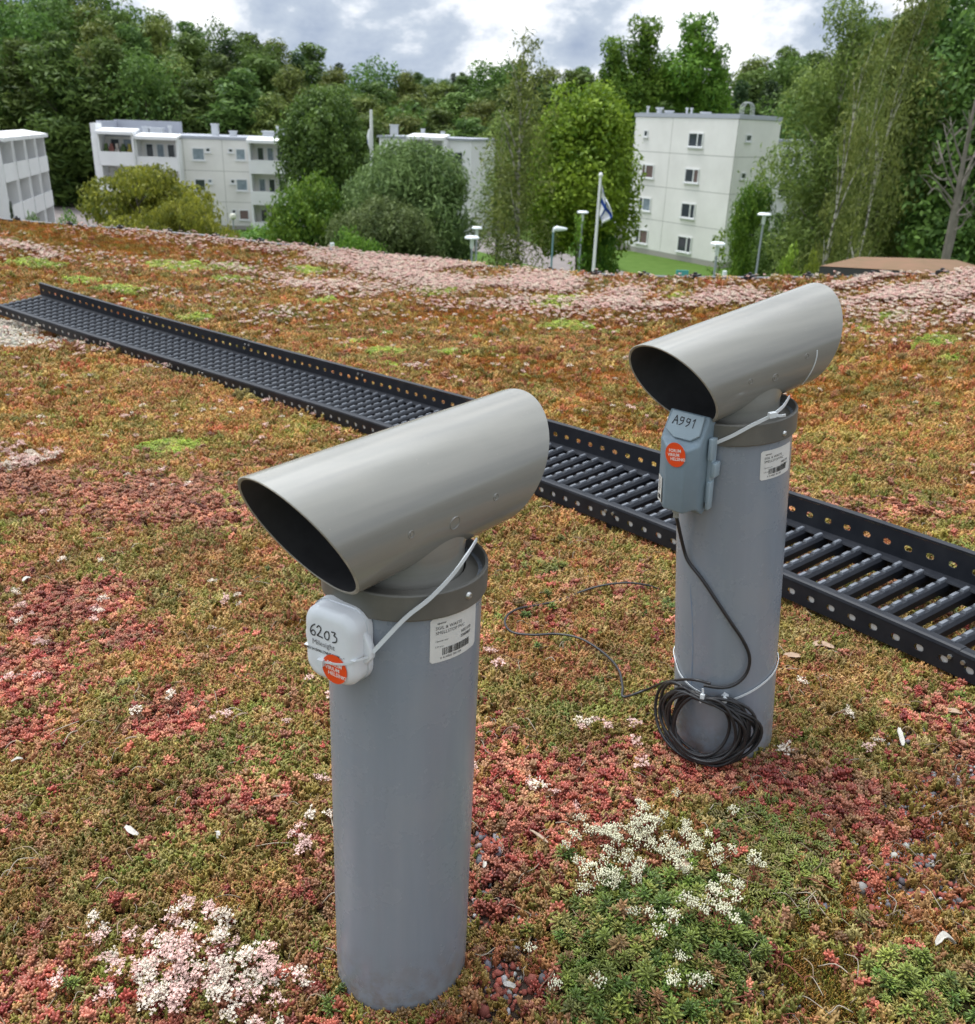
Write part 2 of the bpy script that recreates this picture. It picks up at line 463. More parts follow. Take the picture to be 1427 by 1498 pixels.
# flowers: (px, py, radius m, density per m2)
FLOW = [(35, 690, .11, 1100), (62, 685, .08, 900), (12, 695, .09, 1000), (20, 670, .07, 700), (215, 1430, .05, 900), (250, 1450, .06, 1300), (300, 1440, .06, 1500), (340, 1470, .06, 1400), (280, 1380, .05, 900), (380, 1440, .05, 1100), (410, 1480, .05, 1100), (310, 1350, .03, 900), (150, 1370, .03, 1100), (170, 1400, .025, 900), (130, 1460, .03, 700), (240, 1490, .05, 900),
        (440, 1260, .03, 900), (430, 1230, .025, 900), (470, 1215, .025, 900), (465, 1170, .02, 500), (160, 840, .02, 700), (150, 905, .03, 1400), (145, 920, .02, 900), (85, 840, .02, 400), (50, 900, .03, 600), (10, 880, .03, 500), (20, 930, .03, 500), (65, 955, .03, 500), (45, 1010, .03, 600), (15, 1010, .03, 500), (340, 890, .04, 700), (325, 870, .02, 500), (300, 930, .02, 300),
        (260, 1040, .025, 500), (205, 1060, .015, 600), (320, 1070, .015, 800), (330, 1075, .012, 800), (430, 1080, .02, 700), (475, 1050, .02, 600), (465, 1005, .02, 600), (710, 970, .02, 500), (730, 990, .02, 500), (850, 1070, .035, 900), (925, 1095, .03, 900), (880, 1080, .02, 700), (770, 1165, .03, 700), (800, 1180, .02, 500), (840, 1185, .02, 700), (945, 1140, .015, 600),
        (1150, 1120, .015, 900), (1285, 1120, .025, 900), (1230, 1065, .02, 400), (1165, 1015, .02, 200), (60, 630, .06, 200), (30, 655, .05, 200), (205, 620, .05, 150), (225, 700, .08, 120),
        (150, 523, .10, 350), (80, 522, .08, 300), (110, 520, .07, 300), (225, 548, .03, 600), (245, 550, .05, 500), (120, 530, .05, 300), (300, 580, .03, 300), (165, 512, .06, 250), (390, 605, .03, 400), (250, 600, .04, 200), (210, 615, .04, 200), (60, 570, .2, 40),
        (240, 440, .25, 90), (310, 450, .3, 80), (400, 470, .35, 110), (430, 462, .2, 150), (380, 485, .15, 120), (520, 460, .3, 60), (340, 430, .3, 60), (500, 440, .4, 60), (610, 550, .08, 250), (620, 548, .08, 250), (585, 545, .05, 200), (510, 515, .06, 250), (475, 430, .3, 70), (640, 470, .3, 40),
        (1350, 570, .12, 60), (1180, 590, .1, 60), (825, 545, .08, 90), (1380, 640, .08, 60), (1240, 760, .05, 80), (1290, 510, .3, 60), (1340, 475, .5, 130), (1300, 450, .5, 170), (1400, 450, .5, 200), (1260, 470, .3, 150), (1400, 480, .3, 130), (560, 470, .3, 40), (1080, 510, .3, 20),
        (900, 560, .4, 12), (700, 640, .2, 25), (350, 520, .0, 0)]
CREAMF = [(900, 1270, .035, 900), (880, 1255, .03, 900), (930, 1260, .035, 1300), (960, 1250, .03, 1200), (1000, 1270, .04, 900), (890, 1320, .03, 1500), (860, 1330, .02, 1200), (985, 1300, .03, 1500), (935, 1240, .03, 1200), (1050, 1290, .025, 1000), (1100, 1310, .015, 900), (830, 1280, .02, 900), (850, 1235, .02, 900), (915, 1330, .025, 1500), (1020, 1380, .035, 1000), (1035, 1400, .025, 900), (950, 1410, .025, 1500), (1000, 1480, .022, 1500), (865, 1315, .02, 900), (1080, 1350, .02, 500), (1040, 1330, .02, 700), (980, 1330, .015, 700), (1070, 1240, .02, 600), (1000, 1190, .02, 200), (775, 1420, .01, 600), (860, 1460, .015, 700), (800, 1490, .015, 600), (940, 1220, .02, 900), (1095, 1300, .02, 700)]

PW = [(on_roof(p[0], p[1]), p[2], p[3], p[4]) for p in PATCH if p[2] > 0]


def zone_weights(x, y):
    """weight of each species at roof points x, y"""
    a = fbm(x * 1.7 + 9, y * 1.7, 21); b = fbm(x * 3.1, y * 3.1 + 4, 33); c = fbm(x * 5.5 + 7, y * 5.5, 44); d = fbm(x * 0.9 + 3, y * 0.9, 55); e = fbm(x * 7 + 3, y * 7, 66)
    far = np.clip((y - 2.4) / 2.5, 0, 1)
    sm = lambda v, lo, hi: np.clip((v - lo) / (hi - lo), 0, 1)
    Wt = np.zeros((9, len(x)))
    Wt[RED] = (0.26 + 0.60 * sm(b, .56, .68)) * (1 - .72 * far)
    Wt[OLIVE] = 0.80 + 1.1 * sm(a, .45, .58) * (1 - .5 * far)
    Wt[GREEN] = 0.07 + 0.20 * sm(c, .62, .72)
    Wt[LIME] = 0.03 + 0.15 * sm(c, .66, .74) * far
    Wt[MOSS] = 0.20 + 1.0 * sm(d, .40, .62) * (0.15 + 1.1 * far) + .35 * far + 0.7 * sm(e, .64, .72)
    Wt[GRAVEL] = 0.24 + 0.9 * sm(e, .58, .75) * (1 - far) * sm(1 - a, .45, .6)
    wob = 1 + 0.55 * (fbm(x * 14, y * 14, 77, 3) - 0.5) * 2
    for p, r, k, s in PW:
        if k == RED: s = s * (1.9 if p.x < -.35 else 1.2)
        g = np.exp(-(((x - p.x) ** 2 + (y - p.y) ** 2) / (r * r)) * wob * 1.3)
        if s >= 4:
            g = np.clip(g * 1.6 - .2, 0, 1)
        Wt[k] += s * g
        if s >= 4:
            for kk in range(9):
                if kk != k: Wt[kk] *= (1 - 0.85 * g)
    return Wt


SOIL = {RED: (.06, .024, .018), OLIVE: (.05, .038, .015), GREEN: (.045, .055, .015), LIME: (.13, .15, .02), MOSS: (.15, .065, .015), FLOWER: (.2, .1, .06), GRAVEL: (.085, .06, .05), PALE: (.28, .25, .2), CREAM: (.1, .1, .04)}


def build_roof():
    xs = np.concatenate([np.arange(-9.4, -2.5, .12), np.arange(-2.5, 2.5, .03), np.arange(2.5, 6.9, .1)])
    ts = np.concatenate([np.linspace(0, .2, 12)[:-1], np.linspace(.2, .5, 110)[:-1], np.linspace(.5, 1, 90)])
    nx, nv = len(xs), len(ts)
    ye = eave_y(xs)
    X = np.repeat(xs[:, None], nv, 1)
    Y = -2.0 + (ye[:, None] + 2.0) * ts[None, :]
    Z = zroof(X, Y)
    co = np.stack([X, Y, Z], -1).reshape(-1, 3)
    idx = np.arange(nx * nv).reshape(nx, nv)
    f = np.stack([idx[:-1, :-1], idx[1:, :-1], idx[1:, 1:], idx[:-1, 1:]], -1).reshape(-1, 4)
    me = bpy.data.meshes.new('green_roof')
    me.from_pydata(co.tolist(), [], f.tolist())
    me.polygons.foreach_set('use_smooth', [True] * len(me.polygons))
    at_ = me.color_attributes.new('soil', 'FLOAT_COLOR', 'POINT')
    Wt = zone_weights(co[:, 0], co[:, 1]); Wt = Wt ** 1.5; Wt /= Wt.sum(0)
    c = np.zeros((len(co), 4)); c[:, 3] = 1
    for k, v in SOIL.items():
        c[:, :3] += Wt[k][:, None] * np.array(v)[None]
    at_.data.foreach_set('color', c.ravel())
    m = bpy.data.materials.new('roof_substrate'); m.use_nodes = True
    t = m.node_tree; p = t.nodes['Principled BSDF']
    p.inputs['Roughness'].default_value = 0.95; p.inputs['Specular IOR Level'].default_value = 0.2
    a = N(t, 'ShaderNodeAttribute', attribute_name='soil')
    tcn = N(t, 'ShaderNodeTexCoord')
    v1 = N(t, 'ShaderNodeTexVoronoi', i_Scale=160.0)
    t.links.new(tcn.outputs['Object'], v1.inputs['Vector'])
    v2 = N(t, 'ShaderNodeTexNoise', i_Scale=90.0, i_Detail=6.0, i_Roughness=0.7)
    t.links.new(tcn.outputs['Object'], v2.inputs['Vector'])
    r = ramp(t, [(0.25, 0.45), (0.5, 1.0), (0.75, 1.7)])
    t.links.new(v2.outputs['Fac'], r.inputs[0])
    mm = N(t, 'ShaderNodeMix', data_type='RGBA', blend_type='MULTIPLY'); mm.inputs['Factor'].default_value = 1
    t.links.new(a.outputs['Color'], mm.inputs[6]); t.links.new(r.outputs[0], mm.inputs[7])
    t.links.new(mm.outputs[2], p.inputs['Base Color'])
    bp = N(t, 'ShaderNodeBump', i_Strength=1.0, i_Distance=0.006)
    ad = N(t, 'ShaderNodeMath', operation='ADD')
    t.links.new(v2.outputs['Fac'], ad.inputs[0]); t.links.new(v1.outputs['Distance'], ad.inputs[1])
    t.links.new(ad.outputs[0], bp.inputs['Height'])
    t.links.new(bp.outputs[0], p.inputs['Normal'])
    me.materials.append(m)
    o = bpy.data.objects.new('green_roof', me); COL.objects.link(o)
    tag(o, kind='structure')
    # the building's wall and the roof slab under the vegetation
    b = MB()
    edge = [(float(x), float(eave_y(x))) for x in np.linspace(-9.4, 6.8, 60)]
    out = edge + [(6.8, -2.0), (-9.4, -2.0)]
    n = len(out)
    top = [(x, y, float(zroof(x, y)) - .03) for x, y in out]
    bot = [(x, y - .25 * (y > 0), GZ - .3) for x, y in out]
    b.add(top + bot, [(i, (i + 1) % n, n + (i + 1) % n, n + i) for i in range(n)])
    w = b.build('building_wall', mat('render_wall', (.42, .40, .37), .85, noise=.2, nscale=2))
    tag(w, kind='structure')


build_roof()

# eave edging with its clips
ed = thing('eave_edging', 'dark metal edging strip with small black clips along the far rim of the planted roof', 'roof edging', Vector((0, 9.7, -.2)))
b = MB()
ex = np.linspace(-9.4, 6.8, 200); ey = eave_y(ex); ez = zroof(ex, ey)
pr = [(0.0, -.03), (0.0, .026), (.012, .032), (.075, .030), (.08, .02), (.08, -.12), (.07, -.12), (.07, .018), (.012, .018), (.006, -.03)]
vv = []
for i in range(len(ex)):
    j0, j1 = max(i - 1, 0), min(i + 1, len(ex) - 1)
    t_ = Vector((ex[j1] - ex[j0], ey[j1] - ey[j0], 0)).normalized(); n_ = Vector((-t_.y, t_.x, 0))
    if n_.y < 0: n_ = -n_
    for (u, v) in pr:
        vv.append((ex[i] + n_.x * u, ey[i] + n_.y * u - 9.7, ez[i] + v + .2))
k = len(pr)
b.add(vv, [(i * k + j, i * k + (j + 1) % k, (i + 1) * k + (j + 1) % k, (i + 1) * k + j) for i in range(len(ex) - 1) for j in range(k)])
b.build('edging_strip', M_edge, ed)
cb = MB().box((-.035, -.02, 0.02), (.035, .10, .045)).box((-.02, -.03, .0), (.02, -.012, .05)).box((-.012, .02, .045), (.012, .05, .062))
cm = None
arc = np.concatenate([[0], np.cumsum(np.hypot(np.diff(ex), np.diff(ey)))])
for q in np.arange(.2, arc[-1], .52):
    x = float(np.interp(q, arc, ex)); x2 = float(np.interp(q + .05, arc, ex)); y = float(eave_y(x)); y2 = float(eave_y(x2))
    if cm is None:
        o = cb.build('edging_clip', M_clip, ed); cm = o.data
    else:
        o = bpy.data.objects.new('edging_clip', cm); COL.objects.link(o); o.parent = ed
    o.location = (x, y - 9.7, float(zroof(x, y)) + .2)
    o.rotation_euler = (0, 0, math.atan2(y2 - y, x2 - x)); o.scale = (1.0, .9, 1.1)


# ------------------------------------------------------------------ sprigs for the planted roof
def leaf(vs_, fs, cs, p, d, ln, wd, sides, c, flat=1.0, tipc=1.0, bend=0.0):
    d = Vector(d).normalized(); a = d.orthogonal().normalized()
    up = Vector((0, 0, 1)) - d * d.z
    if up.length > .1:
        w_ = up.normalized(); a = d.cross(w_)
    bb = d.cross(a)
    b0 = len(vs_)
    rings = [(0.0, .45), (.45, 1.0), (.82, .72)]
    for t, w in rings:
        for k in range(sides):
            an = 2 * PI * k / sides
            q = Vector(p) + d * ln * t + a * math.cos(an) * wd * w * .5 + bb * math.sin(an) * wd * w * .5 * flat
            q.z += bend * t * t
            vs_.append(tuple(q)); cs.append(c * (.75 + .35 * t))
    q = Vector(p) + d * ln; q.z += bend
    vs_.append(tuple(q)); cs.append(c * tipc)
    for i in range(2):
        for k in range(sides):
            fs.append((b0 + i * sides + k, b0 + i * sides + (k + 1) % sides, b0 + (i + 1) * sides + (k + 1) % sides, b0 + (i + 1) * sides + k))
    for k in range(sides):
        fs.append((b0 + 2 * sides + k, b0 + 2 * sides + (k + 1) % sides, b0 + 3 * sides))


def mk_src(name, vs_, fs, cs, m, smooth=True):
    me = bpy.data.meshes.new(name)
    me.from_pydata(vs_, [], fs)
    if smooth: me.polygons.foreach_set('use_smooth', [True] * len(me.polygons))
    a = me.attributes.new('lc', 'FLOAT', 'POINT')
    a.data.foreach_set('value', cs)
    me.materials.append(m)
    return bpy.data.objects.new(name, me)


def plant_mat(name, rough=.5, hue=.0, spec=.4, trans=0.0, tip=None):
    m = bpy.data.materials.new(name); m.use_nodes = True
    t = m.node_tree; p = t.nodes['Principled BSDF']
    p.inputs['Roughness'].default_value = rough; p.inputs['Specular IOR Level'].default_value = spec
    a = N(t, 'ShaderNodeAttribute', attribute_name='col', attribute_type='INSTANCER')
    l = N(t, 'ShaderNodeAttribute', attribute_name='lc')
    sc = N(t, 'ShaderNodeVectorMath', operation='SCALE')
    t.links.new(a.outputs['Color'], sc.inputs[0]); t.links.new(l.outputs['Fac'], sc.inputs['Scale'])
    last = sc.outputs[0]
    if tip:
        r = N(t, 'ShaderNodeMapRange'); r.inputs['From Min'].default_value = .9; r.inputs['From Max'].default_value = 1.35
        t.links.new(l.outputs['Fac'], r.inputs['Value'])
        mxx = N(t, 'ShaderNodeMix', data_type='RGBA')
        mu = N(t, 'ShaderNodeMath', operation='MULTIPLY'); mu.inputs[1].default_value = .6
        t.links.new(r.outputs[0], mu.inputs[0]); t.links.new(mu.outputs[0], mxx.inputs['Factor'])
        t.links.new(last, mxx.inputs[6]); mxx.inputs[7].default_value = (*tip, 1)
        last = mxx.outputs[2]
    t.links.new(last, p.inputs['Base Color'])
    if trans:
        p.inputs['Subsurface Weight'].default_value = 0
    return m


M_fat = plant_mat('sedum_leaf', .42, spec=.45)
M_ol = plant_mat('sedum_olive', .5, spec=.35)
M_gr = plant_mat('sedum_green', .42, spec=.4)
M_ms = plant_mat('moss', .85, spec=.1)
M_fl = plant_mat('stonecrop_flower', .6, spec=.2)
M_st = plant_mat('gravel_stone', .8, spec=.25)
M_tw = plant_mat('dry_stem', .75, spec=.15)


def src_red(seed):
    r = random.Random(seed); v, f, c = [], [], []
    for s in range(3):
        bx, by = r.uniform(-.006, .006), r.uniform(-.006, .006); h = r.uniform(.006, .014)
        tone = r.uniform(.75, 1.25)
        for ring in range(3):
            n = 5
            for k in range(n):
                an = 2 * PI * (k + .5 * ring) / n + r.uniform(-.3, .3)
                el = [.1, .5, 1.0][ring] + r.uniform(-.15, .15)
                d = (math.cos(an) * math.cos(el), math.sin(an) * math.cos(el), math.sin(el))
                leaf(v, f, c, (bx, by, h * (.35 + .32 * ring)), d, r.uniform(.0055, .0085), .0036, 5, tone * r.uniform(.8, 1.2), tipc=tone * 1.35)
    return v, f, c


def src_olive(seed):
    r = random.Random(seed); v, f, c = [], [], []
    for s in range(6):
        an = r.uniform(0, 2 * PI); rr = r.uniform(0, .013)
        b_ = Vector((rr * math.cos(an), rr * math.sin(an), -.002)); lean = Vector((r.uniform(-.35, .35), r.uniform(-.35, .35), 1)).normalized()
        h = r.uniform(.012, .022); tone = r.uniform(.75, 1.2)
        leaf(v, f, c, b_, lean, h, .0055, 6, tone, tipc=tone * 1.5)
        for k in range(6):
            a2 = k * 2.4 + r.uniform(0, .5); t = .3 + .11 * k
            d = Vector((math.cos(a2), math.sin(a2), .9)).normalized()
            leaf(v, f, c, b_ + lean * h * t, d, .0052, .0026, 3, tone * r.uniform(.85, 1.25), tipc=tone * 1.5)
    return v, f, c


def src_green(seed, n1_=9, L0=.016):
    r = random.Random(seed); v, f, c = [], [], []
    for s in range(2):
        bx, by = r.uniform(-.008, .008), r.uniform(-.008, .008); h = r.uniform(.016, .03); tone = r.uniform(.8, 1.2)
        lean = Vector((r.uniform(-.25, .25), r.uniform(-.25, .25), 1)).normalized()
        for ring, (nn, el, ln) in enumerate([(7, .15, L0), (6, .5, L0 * .8), (4, .95, L0 * .55)]):
            for k in range(nn):
                an = 2 * PI * (k + .5 * ring) / nn + r.uniform(-.2, .2)
                d = Vector((math.cos(an) * math.cos(el), math.sin(an) * math.cos(el), math.sin(el)))
                leaf(v, f, c, Vector((bx, by, 0)) + lean * h * (.7 + .15 * ring), d, ln * r.uniform(.8, 1.15), .0042, 4, tone * r.uniform(.8, 1.2), flat=.35, tipc=tone * 1.3, bend=-.001)
        leaf(v, f, c, Vector((bx, by, -.003)), lean, h, .0025, 3, .6)
    return v, f, c


def src_moss(seed):
    r = random.Random(seed); v, f, c = [], [], []
    for s in range(34):
        an = r.uniform(0, 2 * PI); rr = .016 * math.sqrt(r.random())
        b_ = (rr * math.cos(an), rr * math.sin(an), -.002 + .006 * (1 - (rr / .016) ** 2))
        d = Vector((r.uniform(-.6, .6) + math.cos(an) * rr * 30, r.uniform(-.6, .6) + math.sin(an) * rr * 30, 1))
        leaf(v, f, c, b_, d, r.uniform(.004, .009), .0017, 3, r.uniform(.6, 1.3), tipc=1.4)
    return v, f, c


def src_flower(seed, heads=1, bud=False):
    r = random.Random(seed); v, f, c = [], [], []
    h = r.uniform(.030, .046)
    top = Vector((r.uniform(-.008, .008), r.uniform(-.008, .008), h))
    for k in range(11):
        an = r.uniform(0, 2 * PI); t = r.uniform(.05, .55)
        d = Vector((math.cos(an), math.sin(an), .5))
        leaf(v, f, c, top * t, d, .008, .003, 4, -.55 * r.uniform(.7, 1.2), tipc=-.6)
    nb = 7
    for b_ in range(nb):
        an = 2 * PI * b_ / nb + r.uniform(-.3, .3); rr = r.uniform(.35, 1.0) * .014 if b_ else 0
        e = top + Vector((rr * math.cos(an), rr * math.sin(an), .006 - rr * .25))
        leaf(v, f, c, top * .7, (e - top * .7), (e - top * .7).length, .0012, 3, -.5, tipc=-.5)
        for k in range(6):
            q = e + Vector((r.gauss(0, .0032), r.gauss(0, .0032), r.gauss(.001, .0016)))
            w = r.uniform(.0016, .0026)
            c0 = r.uniform(.8, 1.12)
            # small open star: five petals as thin faces, or a bud
            if bud or r.random() < .35:
                leaf(v, f, c, q, (r.uniform(-.3, .3), r.uniform(-.3, .3), 1), w * 2.0, w * 1.25, 4, c0, tipc=c0)
            else:
                b0 = len(v); v.append(tuple(q)); c.append(c0 * .8)
                nx = Vector((r.uniform(-.5, .5), r.uniform(-.5, .5), 1)).normalized(); ax = nx.orthogonal().normalized(); ay = nx.cross(ax)
                for j in range(10):
                    aa = 2 * PI * j / 10; R_ = w * (1.55 if j % 2 == 0 else .62)
                    v.append(tuple(q + ax * R_ * math.cos(aa) + ay * R_ * math.sin(aa) + nx * (.0008 if j % 2 == 0 else 0))); c.append(c0)
                for j in range(10):
                    f.append((b0, b0 + 1 + j, b0 + 1 + (j + 1) % 10))
    return v, f, c


def src_stone(seed):
    import bmesh
    r = random.Random(seed)
    bm = bmesh.new(); bmesh.ops.create_icosphere(bm, subdivisions=1, radius=1)
    sx, sy, sz = r.uniform(.8, 1.2), r.uniform(.6, 1), r.uniform(.5, .8)
    v = []
    for q in bm.verts:
        k = r.uniform(.72, 1.12)
        v.append((q.co.x * sx * k * .006, q.co.y * sy * k * .006, q.co.z * sz * k * .006))
    bm.verts.index_update()
    f = [tuple(x.index for x in fc.verts) for fc in bm.faces]
    bm.free()
    return v, f, [r.uniform(.85, 1.1) for _ in v]


def src_twig(seed):
    r = random.Random(seed)
    b_ = MB(); L_ = r.uniform(.02, .05)
    pts = [(-L_ / 2, 0, .004), (-L_ / 6, r.uniform(-.006, .006), .012), (L_ / 6, r.uniform(-.006, .006), .010), (L_ / 2, r.uniform(-.01, .01), .003)]
    b_.tube(crom(pts, 3), .0006, 3)
    return b_.v, b_.f, [1.0] * len(b_.v)


def src_strand(seed):
    """creeping stem with small alternating leaves"""
    r = random.Random(seed); v, f, c = [], [], []
    L_ = r.uniform(.02, .035)
    for k in range(9):
        t = k / 8 - .5
        p = Vector((L_ * t, .003 * math.sin(t * 6 + seed), .008 + .008 * (1 - abs(2 * t)) + (0.006 if k > 6 else 0)))
        for sgn in (-1, 1):
            leaf(v, f, c, p, (r.uniform(.2, .7), sgn, r.uniform(.2, .9)), .007, .0026, 4, r.uniform(.7, 1.25), tipc=1.35)
    return v, f, c


def cover(name, label, cat, srcs, m, P, rot, scl, idx, colr):
    """one 'stuff' object: points that carry sprigs"""
    c_ = bpy.data.collections.new(name + '_sprigs')
    for i, (v, f, c) in enumerate(srcs):
        c_.objects.link(mk_src('%s_sprig_%02d' % (name, i), v, f, c, m))
    me = bpy.data.meshes.new(name)
    me.vertices.add(len(P)); me.vertices.foreach_set('co', P.astype(np.float32).ravel())
    a = me.attributes.new('rot', 'FLOAT_VECTOR', 'POINT'); a.data.foreach_set('vector', rot.astype(np.float32).ravel())
    a = me.attributes.new('scl', 'FLOAT', 'POINT'); a.data.foreach_set('value', scl.astype(np.float32))
    a = me.attributes.new('idx', 'INT', 'POINT'); a.data.foreach_set('value', idx.astype(np.int32))
    a = me.attributes.new('col', 'FLOAT_COLOR', 'POINT'); a.data.foreach_set('color', np.c_[colr, np.ones(len(P))].astype(np.float32).ravel())
    me.materials.append(m)
    o = bpy.data.objects.new(name, me); COL.objects.link(o)
    ng = bpy.data.node_groups.new(name, 'GeometryNodeTree')
    ng.interface.new_socket('Geometry', in_out='INPUT', socket_type='NodeSocketGeometry')
    ng.interface.new_socket('Geometry', in_out='OUTPUT', socket_type='NodeSocketGeometry')
    gi = ng.nodes.new('NodeGroupInput'); go = ng.nodes.new('NodeGroupOutput')
    ip = ng.nodes.new('GeometryNodeInstanceOnPoints'); ci = ng.nodes.new('GeometryNodeCollectionInfo')
    ci.inputs['Collection'].default_value = c_
    ci.inputs['Separate Children'].default_value = True
    ci.inputs['Reset Children'].default_value = True
    ip.inputs['Pick Instance'].default_value = True

    def na(nm, dt):
        q = ng.nodes.new('GeometryNodeInputNamedAttribute'); q.data_type = dt; q.inputs['Name'].default_value = nm
        return q.outputs['Attribute']
    l = ng.links.new
    l(gi.outputs[0], ip.inputs['Points']); l(ci.outputs[0], ip.inputs['Instance'])
    l(na('idx', 'INT'), ip.inputs['Instance Index'])
    e2r = ng.nodes.new('FunctionNodeEulerToRotation')
    l(na('rot', 'FLOAT_VECTOR'), e2r.inputs[0]); l(e2r.outputs[0], ip.inputs['Rotation'])
    l(na('scl', 'FLOAT'), ip.inputs['Scale'])
    l(ip.outputs[0], go.inputs[0])
    md = o.modifiers.new('sprigs', 'NODES'); md.node_group = ng
    tag(o, label, cat, kind='stuff')
    return o


def in_view(x, y, z, mx_=750):
    d = np.stack([x, y, z - CAMZ]); R_ = np.array([list(r_) for r_ in Rw])
    q = R_.T @ d
    px = q[0] / q[2] * FPX + CX; py = q[1] / q[2] * FPX + CY
    return (q[2] > .1) & (px > -mx_) & (px < 1427 + mx_) & (py < 1498 + mx_ * 1.6)


def sample_roof(n0=9500, k=1.0):
    """points whose spacing grows with distance from where one stands; a margin is kept round the view"""
    out = []
    for (y0, y1, dens) in [(.25, 1.1, 10500), (1.1, 1.5, 9500), (1.5, 2.0, 8200), (2.0, 2.7, 6200), (2.7, 3.6, 4800), (3.6, 5.0, 3400), (5.0, 7.0, 2200), (7.0, 11.2, 1500)]:
        w = y1 * .8 + 1.3
        n = int((2 * w) * (y1 - y0) * dens * k)
        x = rs.uniform(-w, w, n); y = rs.uniform(y0, y1, n)
        ok = (y < eave_y(x) - .01)
        x, y = x[ok], y[ok]
        z = zroof(x, y)
        ok = in_view(x, y, z)
        out.append(np.stack([x[ok], y[ok], z[ok]], 1))
    return np.concatenate(out)


PIPES = [((-0.10965511, 1.04729893, -1.21950881 + CAMZ), (0.00941927, 0.00573847, 0.99993917)),
         ((0.51094157, 1.60271502, -1.16545808 + CAMZ), (-0.10673105, -0.03162026, 0.99378501))]


def keep_off_pipes(P, r=.1):
    ok = np.ones(len(P), bool)
    for b_, a_ in PIPES:
        ok &= np.hypot(P[:, 0] - b_[0], P[:, 1] - b_[1]) > r
    return ok


PAL = {
    RED: [((.44, .12, .075), 3), ((.52, .20, .12), 3), ((.34, .065, .045), 2), ((.44, .22, .11), 2), ((.26, .14, .055), 1.6), ((.22, .04, .03), .6)],
    OLIVE: [((.33, .225, .055), 3), ((.25, .20, .040), 3), ((.40, .22, .075), 2.5), ((.36, .14, .06), 2), ((.21, .20, .035), 1.0), ((.46, .32, .12), 1.5)],
    GREEN: [((.19, .25, .045), 3), ((.26, .30, .06), 3), ((.12, .19, .035), 2), ((.34, .20, .08), 1.3), ((.33, .31, .09), 1.5)],
    LIME: [((.28, .31, .06), 3), ((.20, .26, .05), 2), ((.34, .30, .11), 2), ((.30, .18, .08), .8)],
    MOSS: [((.36, .16, .04), 3), ((.26, .15, .03), 2), ((.26, .20, .04), 2), ((.44, .19, .06), 2.4), ((.20, .12, .04), 1), ((.42, .26, .11), 1.5)],
    GRAVEL: [((.34, .10, .07), 4), ((.25, .075, .055), 3), ((.20, .19, .20), 1.6), ((.36, .34, .33), .9), ((.12, .12, .13), 1)],
    PALE: [((.46, .41, .33), 3), ((.36, .33, .28), 2), ((.55, .50, .42), 2), ((.34, .24, .17), 1)],
}


def pick_col(k, n):
    cs = np.array([c for c, w in PAL[k]]); w = np.array([w for c, w in PAL[k]]); w = w / w.sum()
    c = cs[rs.choice(len(cs), n, p=w)]
    return c * rs.uniform(.78, 1.25, (n, 1)) * rs.uniform(.93, 1.07, (n, 3))


